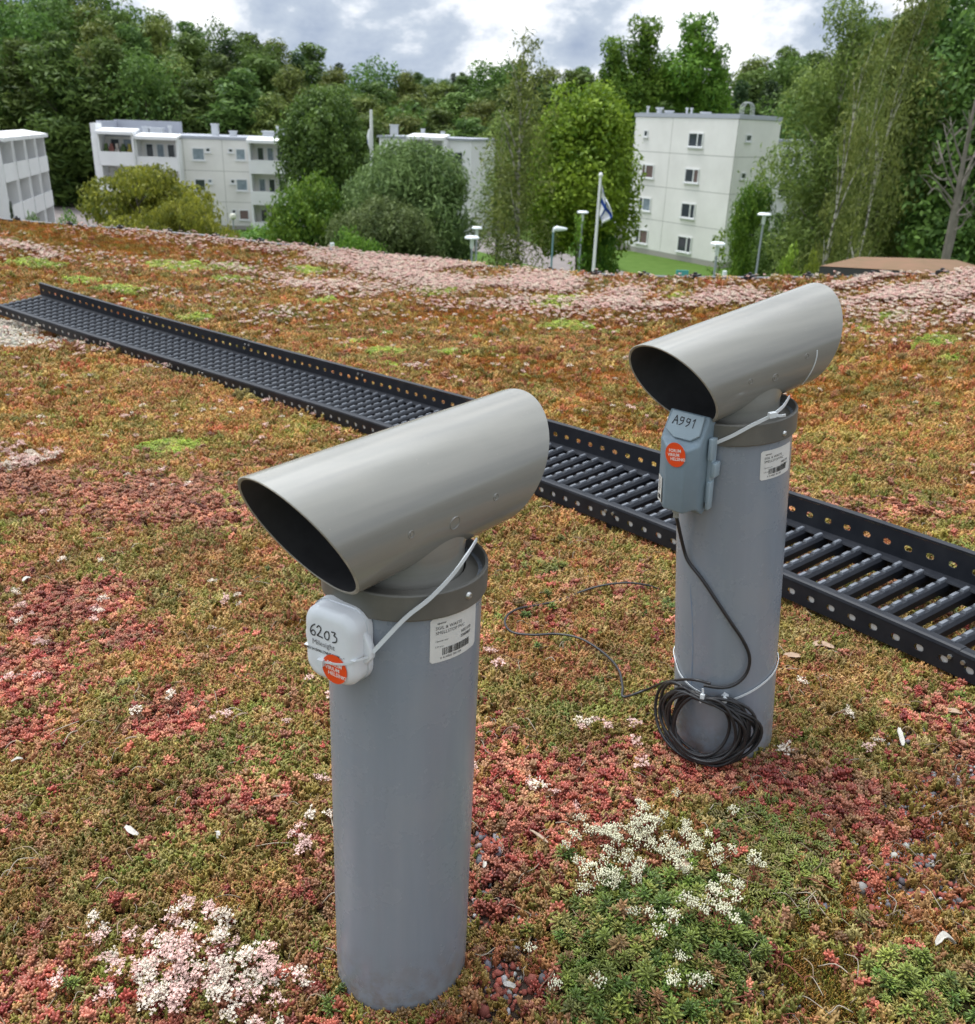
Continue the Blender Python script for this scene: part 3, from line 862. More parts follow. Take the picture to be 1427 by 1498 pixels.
def planting():
    P = sample_roof()
    P = P[keep_off_pipes(P)]
    x, y = P[:, 0], P[:, 1]
    Wt = zone_weights(x, y) ** 2.0
    Wt /= Wt.sum(0)
    cum = np.cumsum(Wt, 0); u = rs.random(len(x))
    sp = (u[None] > cum).sum(0)
    dist = np.hypot(x, y)
    gs = np.clip(dist / 1.9, 1.0, 5.0) ** .45          # farther tufts stand for several sprigs
    rot = np.stack([rs.normal(0, .18, len(x)), rs.normal(0, .18, len(x)), rs.uniform(0, 2 * PI, len(x))], 1)
    # neighbouring sprigs share a tint
    tint = (0.50 + .72 * fbm(x * 11, y * 11, 91, 3)) * (.72 + .5 * fbm(x * 2.3, y * 2.3, 95, 3)) * np.clip(.72 + y * .07, .78, .96)
    hue = fbm(x * 6 + 3, y * 6, 92, 3) - .5
    lab = {
        RED: ('red_sedum', 'low red and coral stonecrop carpet spreading in patches between the vent pipes and at the left', 'sedum', [src_red(i) for i in range(5)], M_fat, (1.25, .4)),
        OLIVE: ('olive_sedum', 'olive brown finger-leaved stonecrop covering most of the planted roof', 'sedum', [src_olive(i + 20) for i in range(5)], M_ol, (1.22, .4)),
        GREEN: ('green_sedum', 'fresh green star-leaved stonecrop cushion in the lower right foreground', 'sedum', [src_green(i + 40) for i in range(5)], M_gr, (.80, .4)),
        LIME: ('lime_sedum', 'yellow green creeping stonecrop in small bright tufts', 'sedum', [src_strand(i + 60) for i in range(4)], M_gr, (1.1, .3)),
        MOSS: ('orange_moss', 'orange brown moss and dry tufts over the far part of the planted roof', 'moss', [src_moss(i + 80) for i in range(5)], M_ms, (1.1, .4)),
        GRAVEL: ('red_gravel', 'crushed red brick gravel with grey stones showing between the plants', 'gravel', [src_stone(i + 100) for i in range(6)], M_st, (.85, .45)),
        PALE: ('pale_gravel', 'pale beige gravel strip beside the far left end of the walkway', 'gravel', [src_stone(i + 120) for i in range(5)], M_st, (1.6, .5)),
    }
    for k, (nm, lb, ct, srcs, m, (s0, sv)) in lab.items():
        ok = sp == k
        n = int(ok.sum())
        if n < 5: continue
        c = pick_col(k, n) * tint[ok][:, None]
        if k in (OLIVE, MOSS):
            c[:, 0] *= 1 + .5 * hue[ok]; c[:, 1] *= 1 - .35 * hue[ok]
        wm_ = np.clip((y[ok] - 2.0) / 1.6, 0, 1)[:, None]
        if k in (OLIVE, MOSS): c = c * (1 - wm_) + c * np.array([1.07, .94, .76]) * wm_
        if k == GREEN: c = c * (1 - wm_) + np.array([.25, .20, .055]) * (c.mean(1) / .12)[:, None] * wm_
        if k == LIME: c = c * (1 - wm_) + c * np.array([1.5, 1.7, .9]) * wm_
        if k == RED: c = c * (1 - wm_) + np.array([.34, .15, .08]) * (c.mean(1) / .2)[:, None] * wm_
        s = s0 * rs.uniform(1 - sv, 1 + sv, n) * gs[ok] * (.72 + .62 * fbm(x[ok] * 7, y[ok] * 7, 96, 3))
        Q = P[ok].copy()
        if k in (GRAVEL, PALE):
            m3_ = 3 if k == GRAVEL else 2
            rep = np.repeat(np.arange(n), m3_); jit = rs.normal(0, .010, (n * m3_, 2)) * gs[ok][rep][:, None] ** 1.2
            Q = Q[rep]; Q[:, :2] += jit; Q[:, 2] = zroof(Q[:, 0], Q[:, 1]); kp = keep_off_pipes(Q, .106); Q = Q[kp]; rep = rep[kp]
            s = s[rep] * rs.uniform(.6, 1.3, len(rep)); n = len(rep); c = pick_col(k, n)
            gg = gs[ok][rep]; rr_ = rot[ok][rep]
            Q[:, 2] += .003; r_ = rr_ * np.array([8, 8, 1.]) + rs.normal(0, 1, (n, 3)) * np.array([.5, .5, 3]); s = s * np.where(rs.random(n) < .12, 1.7, 1.0)
            if k == PALE: s = s0 * rs.uniform(.6, 1.7, n)
        elif False:
            Q[:, 2] += .002; r_ = rot[ok].copy(); r_[:, :2] *= 8; s = s * np.where(rs.random(n) < .1, 1.8, 1.0)
            if k == PALE: s = s0 * rs.uniform(.6, 1.9, n)
        else:
            r_ = rot[ok]
        if k == GREEN: Q[:, 2] += .014 * rs.random(n) ** 2
        cover(nm, lb, ct, srcs, m, Q, r_, s, rs.randint(0, len(srcs), n), c)
    # extra small stones everywhere near, lying between the sprigs
    # dry stems
    ring = []
    for b_, a_ in PIPES:
        m_ = 260
        an = rs.uniform(0, 2 * PI, m_); rr = .101 + rs.exponential(.010, m_)
        ring.append(np.stack([b_[0] + rr * np.cos(an), b_[1] + rr * np.sin(an)], 1))
    ring = np.concatenate(ring); ring = np.c_[ring, zroof(ring[:, 0], ring[:, 1])]
    m_ = len(ring)
    cover('pipe_foot_sedum', 'small olive and brown stonecrop sprigs hugging the feet of both pipes', 'sedum', [src_olive(i + 220) for i in range(4)], M_ol, ring, np.stack([rs.normal(0, .3, m_), rs.normal(0, .3, m_), rs.uniform(0, 6.28, m_)], 1), rs.uniform(.7, 1.5, m_), rs.randint(0, 4, m_), pick_col(OLIVE, m_) * .8)
    ok = rs.random(len(x)) < .06
    ok &= (dist < 4)
    n = int(ok.sum()); Q = P[ok].copy(); Q[:, 2] += .006
    c = np.array([(.30, .22, .15), (.42, .36, .28), (.30, .10, .07)])[rs.choice(3, n)] * rs.uniform(.6, 1.0, (n, 1))
    cover('dry_stems', 'thin dry stems and twigs scattered among the stonecrop', 'dry stems', [src_twig(i) for i in range(5)], M_tw, Q, rot[ok] * np.array([1.5, 1.5, 1]), rs.uniform(.7, 1.8, n), rs.randint(0, 5, n), c)

    # flowers
    def flowers(lst, wild):
        F = []
        for px, py, r, dn in lst:
            if r <= 0: continue
            p = on_roof(px, py)
            n = max(1, int(dn * PI * r * r * (1.15 if wild else 1.9) + rs.random()))
            a = rs.uniform(0, 2 * PI, n); q = r * np.sqrt(rs.random(n)) * (0.55 + .9 * rs.random(n))
            F.append(np.stack([p.x + q * np.cos(a), p.y + q * np.sin(a)], 1))
        if wild:
            # the flowering belt behind the walkway, densest towards the eave
            n = 260000
            xx = rs.uniform(-6.5, 4.5, n); yy = rs.uniform(3.6, 11.1, n)
            de = eave_y(xx) - yy
            fn = fbm(xx * .55 + 5, yy * 1.3, 131, 4); fn2 = fbm(xx * 2.2, yy * 2.8, 137, 3)
            den = np.clip((fn - .38) / .12, 0, 1) * np.clip((fn2 - .33) / .16, 0, 1)
            right = 1 / (1 + np.exp(-(xx + 1.6) * 1.6))
            belt = np.exp(-((de - .35 - .2 * right) / (.35 + .5 * right)) ** 2) * (.04 + .96 * right) + (1 - right) * np.exp(-((de - 1.9) / .30) ** 2) * .8
            pr_ = belt * (.06 + 1.35 * den) * 1.0 + .006 * den
            ok_ = (rs.random(n) < pr_ * 1.0) & (de > .03)
            F.append(np.stack([xx[ok_], yy[ok_]], 1))
            n = 500
            xx = rs.uniform(-2.6, 2.6, n); yy = rs.uniform(.7, 4.5, n)
            ok_ = fbm(xx * 2.2, yy * 2.2, 141) > .6
            F.append(np.stack([xx[ok_], yy[ok_]], 1))
        F = np.concatenate(F)
        z = zroof(F[:, 0], F[:, 1])
        F = np.c_[F, z]
        F[:, 2] += np.clip((F[:, 1] - 2) * .005, 0, .02)
        F = F[in_view(F[:, 0], F[:, 1], F[:, 2]) & keep_off_pipes(F, .115)]
        return F
    F = flowers(FLOW, True); n = len(F)
    d = np.hypot(F[:, 0], F[:, 1])
    base = np.where(rs.random((n, 1)) < .55, np.array([[.78, .53, .47]]), np.array([[.78, .68, .56]]))
    c = base * rs.uniform(.8, 1.06, (n, 1)) * (1 + .10 * np.clip((F[:, 1:2] - 3) / 3, 0, 1))
    r_ = np.stack([rs.normal(0, .15, n), rs.normal(0, .15, n), rs.uniform(0, 2 * PI, n)], 1)
    cover('pink_stonecrop_flowers', 'pale pink and white stonecrop flower heads, a dense belt near the eave and clumps in front', 'flowers', [src_flower(i) for i in range(6)], M_flower, F, r_, rs.uniform(.65, 1.15, n) * np.clip(d / 5, 1, 1.15), rs.randint(0, 6, n), c)
    F = flowers(CREAMF, False); n = len(F); F[:, 2] += .010 + .010 * rs.random(n)
    c = np.array([[.80, .78, .58]]) * rs.uniform(.8, 1.08, (n, 1))
    r_ = np.stack([rs.normal(0, .15, n), rs.normal(0, .15, n), rs.uniform(0, 2 * PI, n)], 1)
    cover('cream_stonecrop_flowers', 'creamy white stonecrop buds rising from the green cushion at the lower right', 'flowers', [src_flower(i + 50, bud=True) for i in range(4)], M_flower, F, r_, rs.uniform(.75, 1.05, n), rs.randint(0, 4, n), c)


# flower heads: negative 'lc' marks stalks and leaves
M_flower = bpy.data.materials.new('stonecrop_flowers'); M_flower.use_nodes = True
t = M_flower.node_tree; p = t.nodes['Principled BSDF']; p.inputs['Roughness'].default_value = .6; p.inputs['Specular IOR Level'].default_value = .2
a = N(t, 'ShaderNodeAttribute', attribute_name='col', attribute_type='INSTANCER'); l = N(t, 'ShaderNodeAttribute', attribute_name='lc')
ab = N(t, 'ShaderNodeMath', operation='ABSOLUTE'); t.links.new(l.outputs['Fac'], ab.inputs[0])
lt = N(t, 'ShaderNodeMath', operation='LESS_THAN'); lt.inputs[1].default_value = 0.0; t.links.new(l.outputs['Fac'], lt.inputs[0])
mxf = N(t, 'ShaderNodeMix', data_type='RGBA'); t.links.new(lt.outputs[0], mxf.inputs['Factor']); t.links.new(a.outputs['Color'], mxf.inputs[6]); mxf.inputs[7].default_value = (.42, .14, .08, 1)
sc = N(t, 'ShaderNodeVectorMath', operation='SCALE'); t.links.new(mxf.outputs[2], sc.inputs[0]); t.links.new(ab.outputs[0], sc.inputs['Scale'])
t.links.new(sc.outputs[0], p.inputs['Base Color'])
planting()


# ------------------------------------------------------------------ roof walkway
WX = [-9.78758097e-01, 1.88906851e+00, 2.90066388e-01, -1.00642626e+00, 4.56936328e-02, -1.09708820e-02, 1.09810561e-01, 7.98804112e-02,
      6.18789816e-02, -2.30952766e+00, -1.34596672e+00, -1.96776897e-03, -4.06789720e-02, 3.15965906e-03]
WW, WH, WP = WX[2], WX[7], WX[8]
_az = WX[0]; _d = Vector((math.cos(_az), math.sin(_az), 0)); _n = Vector((-_d.y, _d.x, 0))


def wpt(s, t, h):
    s, t, h = float(s), float(t), float(h)
    s1 = max(s + 1.3, -9)
    q = WX[1] * _n + s * _d + (t + WX[12] * s1 * s1) * _n - 2 * t * WX[12] * s1 * _d
    q.z = WX[3] + WX[4] * s + WX[5] * s * s + WX[11] * s ** 3 + (WX[6] + WX[13] * s) * t + h + CAMZ
    return q


s0w = WX[10] - WP * 88
NR = 118
wk = thing('roof_walkway', 'dark grey steel ladder walkway with perforated sides crossing the roof behind the pipes', 'walkway', wpt(-1.5, WW / 2, -.12))
wo = wk.location.copy()
rung0 = None


def rung_mesh():
    b_ = MB(); w = WW - .02
    # body: rounded bar with open hollow beneath, raised treads on top
    prof = [(-.0165, -.024), (-.016, -.007), (-.009, .0), (.009, .0), (.016, -.007), (.0165, -.024), (.0145, -.024), (.014, -.009), (-.014, -.009), (-.0145, -.024)]
    v = [(px_, 0, pz) for px_, pz in prof] + [(px_, w, pz) for px_, pz in prof]
    n = len(prof)
    b_.add(v, [(i, n + i, n + (i + 1) % n, (i + 1) % n) for i in range(n)])
    nt_ = 6
    for i in range(nt_):
        y0 = w * (i + .17) / nt_; y1 = w * (i + .83) / nt_
        pr_ = [(-.0062, -.0005), (-.0045, .0058), (.0045, .0058), (.0062, -.0005)]
        v = [(a_, y0 + (.002 if z_ > 0 else 0), z_) for a_, z_ in pr_] + [(a_, y1 - (.002 if z_ > 0 else 0), z_) for a_, z_ in pr_]
        b_.add(v, [(0, 4, 5, 1), (1, 5, 6, 2), (2, 6, 7, 3), (0, 1, 2, 3), (7, 6, 5, 4)], 1)
    return b_


for i in range(NR):
    s = s0w + WP * i
    A = wpt(s, .01, 0); B_ = wpt(s, WW - .01, 0); C_ = wpt(s + .01, .01, 0)
    yv = (B_ - A).normalized(); zv = (C_ - A).cross(yv).normalized(); xv = yv.cross(zv)
    Mx = Matrix((xv, yv, zv)).transposed().to_4x4(); Mx.translation = A - wo
    if rung0 is None:
        o = rung_mesh().build('rung', [M_walk, M_walk_glint], wk); rung0 = o
        cpb = MB().tube([(0, -.0115, -.034), (0, -.013, -.034)], .0105, 12)
        capo = cpb.build('rung_end', M_cap, o); cap0 = capo
    else:
        o = bpy.data.objects.new('rung', rung0.data); COL.objects.link(o); o.parent = wk
        capo = bpy.data.objects.new('rung_end', cap0.data); COL.objects.link(capo); capo.parent = o
    o.matrix_local = Mx


def perforated(b_, fr, s_a, s_b, h0, h1, hc, hw, hh, t, th):
    """vertical sheet from height h0 to h1 with one oval hole per rung"""
    k0 = int(math.ceil((s_a - s0w) / WP - .5)); k1 = int(math.floor((s_b - s0w) / WP + .5))
    K = 14
    for k_ in range(k0, k1 + 1):
        sc_ = s0w + WP * k_
        if sc_ < s_a or sc_ > s_b: continue
        for side in (0, 1):
            tt = t + (th if side else 0)
            hole, rim = [], []
            for j in range(K):
                a_ = 2 * PI * (j + .5) / K
                cx_, cy_ = math.cos(a_), math.sin(a_)
                hole.append(fr(sc_ + hw * math.copysign(abs(cx_) ** .8, cx_), tt, hc + hh * math.copysign(abs(cy_) ** .8, cy_)))
                m_ = max(abs(cx_), abs(cy_)); ex_ = cx_ / m_; ey_ = cy_ / m_
                rim.append(fr(sc_ + ex_ * WP / 2, tt, hc + (ey_ * (h1 - hc) if ey_ > 0 else ey_ * (hc - h0))))
            if side == 0: h_in = hole
            v = hole + rim
            fc = [(j, (j + 1) % K, K + (j + 1) % K, K + j) for j in range(K)]
            # square corners
            b_.add(v, fc if side else [q[::-1] for q in fc])
            cor = [fr(sc_ + a1 * WP / 2, tt, h1 if a2 > 0 else h0) for a1, a2 in ((1, 1), (-1, 1), (-1, -1), (1, -1))]
            for ci_, (a1, a2) in enumerate(((1, 1), (-1, 1), (-1, -1), (1, -1))):
                # nearest rim points either side of the corner
                ang = math.atan2(a2, a1) % (2 * PI)
                j = int(ang / (2 * PI) * K - .5) % K
                b_.add([rim[j], rim[(j + 1) % K], cor[ci_]], [(0, 1, 2) if side == 0 else (2, 1, 0)])
        b_.add(h_in + hole, [(j, (j + 1) % K, K + (j + 1) % K, K + j) for j in range(K)])


def fr_at(s, t, h):
    return wpt(s, t, h) - wo


joints = [s0w - WP * .5] + [s0w + WP * (k_ + .5) for k_ in (16, 31, 46, 61, 76, 95)] + [s0w + WP * (NR - .5)]
for ji in range(len(joints) - 1):
    sa, sb = joints[ji], joints[ji + 1]
    ss = np.linspace(sa - (.012 if ji else 0), sb, 14)
    dz = .0015 * (ji % 2)
    # near side: rounded top flange folding down
    b_ = MB()
    prof = [(.026, -.004), (.024, .001), (.004, .003), (-.002, .001), (-.004, -.006), (-.001, -.007), (.001, -.002), (.006, 0), (.023, -.002)]
    v = [fr_at(s, t_, h_ + dz) for s in ss for t_, h_ in prof]; k_ = len(prof)
    b_.add(v, [(i * k_ + j, i * k_ + (j + 1) % k_, (i + 1) * k_ + (j + 1) % k_, (i + 1) * k_ + j) for i in range(len(ss) - 1) for j in range(k_)])
    b_.add(v[:k_], [tuple(range(k_))]); b_.add(v[-k_:], [tuple(range(k_))[::-1]])
    perforated(b_, fr_at, sa, sb, -.058, -.006, -.034, .0125, .0085, -.0035, .0025)
    v = [fr_at(s, t_, h_) for s in ss for t_, h_ in [(-.0035, -.058), (-.0035, -.061), (.018, -.061), (.018, -.058)]]
    b_.add(v, [(i * 4 + j, i * 4 + (j + 1) % 4, (i + 1) * 4 + (j + 1) % 4, (i + 1) * 4 + j) for i in range(len(ss) - 1) for j in range(4)])
    b_.build('side_beam', M_walk, wk)
    # far side: flange at tread level then an upright kick rail
    b_ = MB()
    for prof in ([(WW - .030, -.004), (WW - .028, .000), (WW - .002, .001), (WW - .002, -.003)], [(WW - .002, WH - .006), (WW - .002, WH), (WW + .012, WH + .002), (WW + .014, WH - .002), (WW + .012, WH - .004), (WW + .001, WH - .006)],
                 [(WW - .002, -.062), (WW - .002, 0.002), (WW + .001, 0.002), (WW + .001, -.062)]):
        k_ = len(prof)
        v = [fr_at(s, t_, h_ + dz) for s in ss for t_, h_ in prof]
        b_.add(v, [(i * k_ + j, i * k_ + (j + 1) % k_, (i + 1) * k_ + (j + 1) % k_, (i + 1) * k_ + j) for i in range(len(ss) - 1) for j in range(k_)])
        b_.add(v[:k_], [tuple(range(k_))]); b_.add(v[-k_:], [tuple(range(k_))[::-1]])
    perforated(b_, fr_at, sa, sb, .002, WH - .006, .036, .0115, .0085, WW - .002, .0025)
    b_.build('kick_rail', M_walk, wk)
for s in joints[1:-1]:
    for ds in (-.016, .016):
        b_ = MB().tube([fr_at(s + ds, -.0035, -.020), fr_at(s + ds, -.0085, -.020)], .0055, 6)
        b_.tube([fr_at(s + ds, WW - .002, .060), fr_at(s + ds, WW - .007, .060)], .0055, 6)
        b_.build('bolt', M_steel, wk)
for s in [joints[1], joints[2] - .2, joints[3], joints[4], joints[5], joints[6]]:
    b_ = MB()
    for t_ in (.02, WW - .02):
        g = wpt(s, t_, 0); zr = float(zroof(g.x, g.y))
        hh_ = zr - g.z
        q = [fr_at(s - .02, t_ - .012, hh_ - .01), fr_at(s + .02, t_ - .012, hh_ - .01), fr_at(s + .02, t_ + .012, hh_ - .01), fr_at(s - .02, t_ + .012, hh_ - .01),
             fr_at(s - .02, t_ - .012, -.055), fr_at(s + .02, t_ - .012, -.055), fr_at(s + .02, t_ + .012, -.055), fr_at(s - .02, t_ + .012, -.055)]
        b_.add(q, [(0, 3, 2, 1), (4, 5, 6, 7), (0, 1, 5, 4), (1, 2, 6, 5), (2, 3, 7, 6), (3, 0, 4, 7)])
    b_.build('support_bracket', M_walk, wk)


# ------------------------------------------------------------------ text helpers
def text_mesh(txt, size, bold=False, align='LEFT'):
    cu = bpy.data.curves.new('t', 'FONT'); cu.body = txt; cu.size = size; cu.align_x = align; cu.resolution_u = 2
    if bold: cu.offset = size * .018
    ob = bpy.data.objects.new('t', cu); COL.objects.link(ob)
    dg = bpy.context.evaluated_depsgraph_get(); dg.update()
    me = bpy.data.meshes.new_from_object(ob.evaluated_get(dg))
    v = [tuple(q.co) for q in me.vertices]; f = [tuple(p_.vertices) for p_ in me.polygons]
    bpy.data.objects.remove(ob); bpy.data.meshes.remove(me); bpy.data.curves.remove(cu)
    return v, f


def strokes(b_, lines, w, z, M=None):
    """felt-pen strokes: flat ribbons with round ends"""
    for ln in lines:
        P = crom([(x, y, 0) for x, y in ln], 5) if len(ln) > 2 else [Vector((*ln[0], 0)), Vector((*ln[1], 0))]
        v, f = [], []
        for i, q in enumerate(P):
            t_ = (P[min(i + 1, len(P) - 1)] - P[max(i - 1, 0)]).normalized(); n_ = Vector((-t_.y, t_.x, 0))
            v += [q + n_ * w / 2 + Vector((0, 0, z)), q - n_ * w / 2 + Vector((0, 0, z))]
        f = [(2 * i, 2 * i + 1, 2 * i + 3, 2 * i + 2) for i in range(len(P) - 1)]
        b_.add(v, f)
        for q in (P[0], P[-1]):
            c_ = [q + Vector((w / 2 * math.cos(a_ * PI / 3), w / 2 * math.sin(a_ * PI / 3), z)) for a_ in range(6)]
            b_.add(c_, [tuple(range(6))])


# ------------------------------------------------------------------ vent pipes
def cyl_hit(px, py, base, ax, r):
    """first point of the view ray through a pixel on the cylinder round an axis"""
    o = CAM; d = ray(px, py).normalized(); ax = Vector(ax).normalized(); base = Vector(base)
    dp = d - d.dot(ax) * ax; op = (o - base) - (o - base).dot(ax) * ax
    A, B_, C_ = dp.dot(dp), 2 * dp.dot(op), op.dot(op) - r * r
    D_ = B_ * B_ - 4 * A * C_
    if D_ < 0:
        t_ = -B_ / (2 * A)
    else:
        t_ = (-B_ - math.sqrt(D_)) / (2 * A)
    q = o + d * t_
    if D_ < 0:
        w = q - base; w = w - w.dot(ax) * ax; q = q - w + w.normalized() * r
    return q


RP = 0.1


def vent(idx, label, collar_h, headp, screw_px, marks, lab_px, lab_h):
    base, ax = Vector(PIPES[idx][0]), Vector(PIPES[idx][1]).normalized()
    X0 = Vector((1, 0, 0)); xv = (X0 - X0.dot(ax) * ax).normalized(); yv = ax.cross(xv)
    Mw = Matrix((xv, yv, ax)).transposed().to_4x4(); Mw.translation = base
    Mi = Mw.inverted()
    T = thing('vent_pipe', label, 'vent pipe', Mw)
    h0, h1 = collar_h
    # pipe
    b_ = MB().lathe([(RP, -.12), (RP, h1 - .012), (RP - .006, h1 - .012), (RP - .006, .0)], 96)
    b_.build('pipe', M_pipe, T, True)
    # collar (socket) with a step inside
    c_ = MB().lathe([(RP + .0008, h0), (RP + .0055, h0), (RP + .0065, h0 + .002), (RP + .0065, h1 - .001), (RP + .0055, h1 + .001), (RP + .0025, h1 + .001), (RP + .0012, h1 - .003),
                     (RP - .001, h1 - .014), (.078, h1 - .006), (.076, h1 - .02)], 96)
    c_.build('collar', M_collar, T, True, 25)
    # head
    h, az, R_, lt1, lb1, lt2, lb2, el, f1, f2 = headp
    d = Vector((math.cos(az), math.sin(az), 0)); d = (d - d.dot(ax) * ax).normalized(); d = (d + el * ax).normalized()
    s_ = d.cross(ax).normalized(); v_ = s_.cross(d)
    if v_.dot(ax) < 0: v_ = -v_
    r3 = Mi.to_3x3(); d, s_, v_ = r3 @ d, r3 @ s_, r3 @ v_
    C = Vector((0, 0, h)); n = 120
    th = .0042

    def ring(rad, sg, inset=0.0):
        lt_, lb_, fi = (lt1, lb1, f1) if sg < 0 else (lt2, lb2, f2)
        out = []
        for k in range(n):
            a_ = 2 * PI * k / n; cc = math.cos(a_ - fi)
            Lk = (lt_ + lb_) / 2 + (lt_ - lb_) / 2 * cc * rad / R_ - inset
            out.append(C + rad * (math.cos(a_) * v_ + math.sin(a_) * s_) + sg * Lk * d)
        return out
    b_ = MB()
    secs = []
    e0, e1 = ring(R_, -1, .0012), ring(R_, 1, .0012)
    m_ = 16
    outer = [ring(R_, -1, .0012)] + [[e0[k].lerp(e1[k], j / m_) for k in range(n)] for j in range(1, m_)] + [ring(R_, 1, .0012)]
    v = [q for rg in outer for q in rg]
    b_.add(v, [(i * n + k, i * n + (k + 1) % n, (i + 1) * n + (k + 1) % n, (i + 1) * n + k) for i in range(m_) for k in range(n)], 0)
    for sg in (-1, 1):
        ro, rr1, rr2, ri = ring(R_, sg, .0012), ring(R_ - .001, sg), ring(R_ - th + .001, sg), ring(R_ - th, sg, .001)
        v = ro + rr1 + rr2 + ri
        b_.add(v, [(i * n + k, i * n + (k + 1) % n, (i + 1) * n + (k + 1) % n, (i + 1) * n + k) for i in range(3) for k in range(n)], 2)
    ia, ib = ring(R_ - th, -1, .001), ring(R_ - th, 1, .001)
    b_.add(ia + ib, [(k, n + k, n + (k + 1) % n, (k + 1) % n) for k in range(n)], 1)
    b_.build('vent_head', [M_head, M_head_in, M_rim], T, True, 40)
    # neck with a flared saddle
    rn = .0755
    b_ = MB(); rows = []
    lev = [0.0, .25, .5, .72, .86, .94, 1.0]
    nn = 96
    for k in range(nn):
        a_ = 2 * PI * k / nn
        u = Vector((math.cos(a_), math.sin(a_), 0))
        us = u.dot(s_) * rn; ud = u.dot(d) * rn
        off = math.sqrt(max(0, (R_ - .001) ** 2 - us * us))
        # height of the tube's underside above this point
        zt = h + (ud / max(.3, d.dot(Vector((d.x, d.y, 0)).normalized()))) * d.z - off / max(.5, v_.z)
        col_ = []
        for t_ in lev:
            fl = .004 * max(0, (t_ - .6) / .4) ** 2 * abs(math.cos(math.atan2(us, ud)))
            rr = rn + fl
            z_ = (h1 - .03) * (1 - t_) + (zt + .004) * t_
            col_.append(u * rr + Vector((0, 0, z_)))
        rows.append(col_)
    v = [rows[k][i] for i in range(len(lev)) for k in range(nn)]
    b_.add(v, [(i * nn + k, i * nn + (k + 1) % nn, (i + 1) * nn + (k + 1) % nn, (i + 1) * nn + k) for i in range(len(lev) - 1) for k in range(nn)])
    b_.build('neck', M_head, T, True, 60)
    # screw on the collar
    for (sx, sy) in screw_px:
        q = cyl_hit(sx, sy, base, ax, RP + .0065); w = q - base; nrm = (w - w.dot(ax) * ax).normalized()
        ql = Mi @ q; nl = r3 @ nrm
        Ms = Matrix.Translation(ql) @ nl.to_track_quat('Z', 'Y').to_matrix().to_4x4()
        b_ = MB().lathe([(0.0, .0022), (.0016, .0022), (.0018, .0034), (.0030, .0034), (.0046, .0018), (.0049, .0)], 20, M=Ms)
        b_.build('screw', M_steel, T, True, 40)
    # moulding marks on the head
    cw = base + ax * h; dw = Mw.to_3x3() @ d
    for (sx, sy, rr) in marks:
        q = cyl_hit(sx, sy, cw, dw, R_); w = q - cw; nrm = (w - w.dot(dw) * dw).normalized()
        Ms = Matrix.Translation(Mi @ q) @ (r3 @ nrm).to_track_quat('Z', 'Y').to_matrix().to_4x4()
        b_ = MB().lathe([(rr + .0005, -.0003), (rr + .0002, .0007), (rr - .0004, .0007), (rr - .0008, -.0003)] + ([(rr * .45, .0), (rr * .4, .0006), (0, .0006)] if rr < .007 else []), 24, M=Ms)
        b_.build('moulding_mark', M_head, T, True, 40)
    # paper label wrapped on the pipe
    (lx, ly) = lab_px
    q = cyl_hit(lx, ly, base, ax, RP + .0006); ql = Mi @ q
    a0 = math.atan2(ql.y, ql.x); zt = ql.z      # left edge, top
    wid, hei = .078, lab_h
    r_l = RP + .0006

    def wrap(u, v, lift):       # u to the right seen from outside, v down
        a_ = a0 + u / r_l
        rr = r_l + lift
        return Vector((rr * math.cos(a_), rr * math.sin(a_), zt - v))
    b_ = MB(); nu = 24; cr = .003
    vv_, ff = [], []
    for i in range(nu + 1):
        u = wid * i / nu; e_ = 0
        if u < cr: e_ = cr - math.sqrt(max(0, cr * cr - (cr - u) ** 2))
        if u > wid - cr: e_ = cr - math.sqrt(max(0, cr * cr - (u - wid + cr) ** 2))
        vv_ += [wrap(u, e_, 0), wrap(u, hei - e_, 0)]
    ff = [(2 * i, 2 * i + 1, 2 * i + 3, 2 * i + 2) for i in range(nu)]
    b_.add(vv_, ff)
    lb_ = b_.build('label', M_label, T, True)
    b_ = MB()
    for txt, size, bold, u0, v0 in [('uponor', .0042, True, .009, .0085), ('SGIL & WASTE', .0062, False, .007, .016), ('SMELLSTOP PVC', .0062, False, .007, .0225), ('Uponor nro:', .0036, False, .007, .033), ('LVI nro:', .0036, False, .007, .041), ('1051173', .0056, True, .045, .0305), ('2360807', .0056, True, .045, .037),
                                    ('6 414905 781184', .0046, False, .014, hei - .004)]:
        tv, tf = text_mesh(txt, size, bold)
        b_.add([wrap(u0 + x, v0 - y, .0003) for x, y, _ in tv], tf)
    rb = random.Random(5); u = .017
    while u < .062:
        w_ = rb.choice([.0006, .0006, .0012, .0018]); 
        b_.add([wrap(u, hei - .019, .0003), wrap(u, hei - .009, .0003), wrap(u + w_, hei - .009, .0003), wrap(u + w_, hei - .019, .0003)], [(0, 1, 2, 3)])
        u += w_ + rb.choice([.0006, .0006, .0012])
    b_.build('printing', M_ink, lb_)
    return T, Mw


v1, Mv1 = vent(0, 'nearest grey vent pipe carrying the white sensor, slanted open tube on top', (.672, .706),
               (.7928, .8672, .0842, .2141, .1199, .2270, .1295, .0453, .0463, -.1699), [(685.6, 871)],
               [(602, 782, .0045), (726, 727, .0045), (666, 765, .0085), (663, 832, .0055)][:3], (630, 907), .062)
v2, Mv2 = vent(1, 'farther grey vent pipe carrying the grey sensor, a cable coil at its foot', (.684, .722),
               (.8042, .5508, .0838, .1926, .1033, .2063, .1265, .0911, -.2516, -.1804), [(1148, 634)],
               [(1099, 558, .0045), (1181, 521, .0045), (1135, 552, .0065)], (1114, 661), .054)

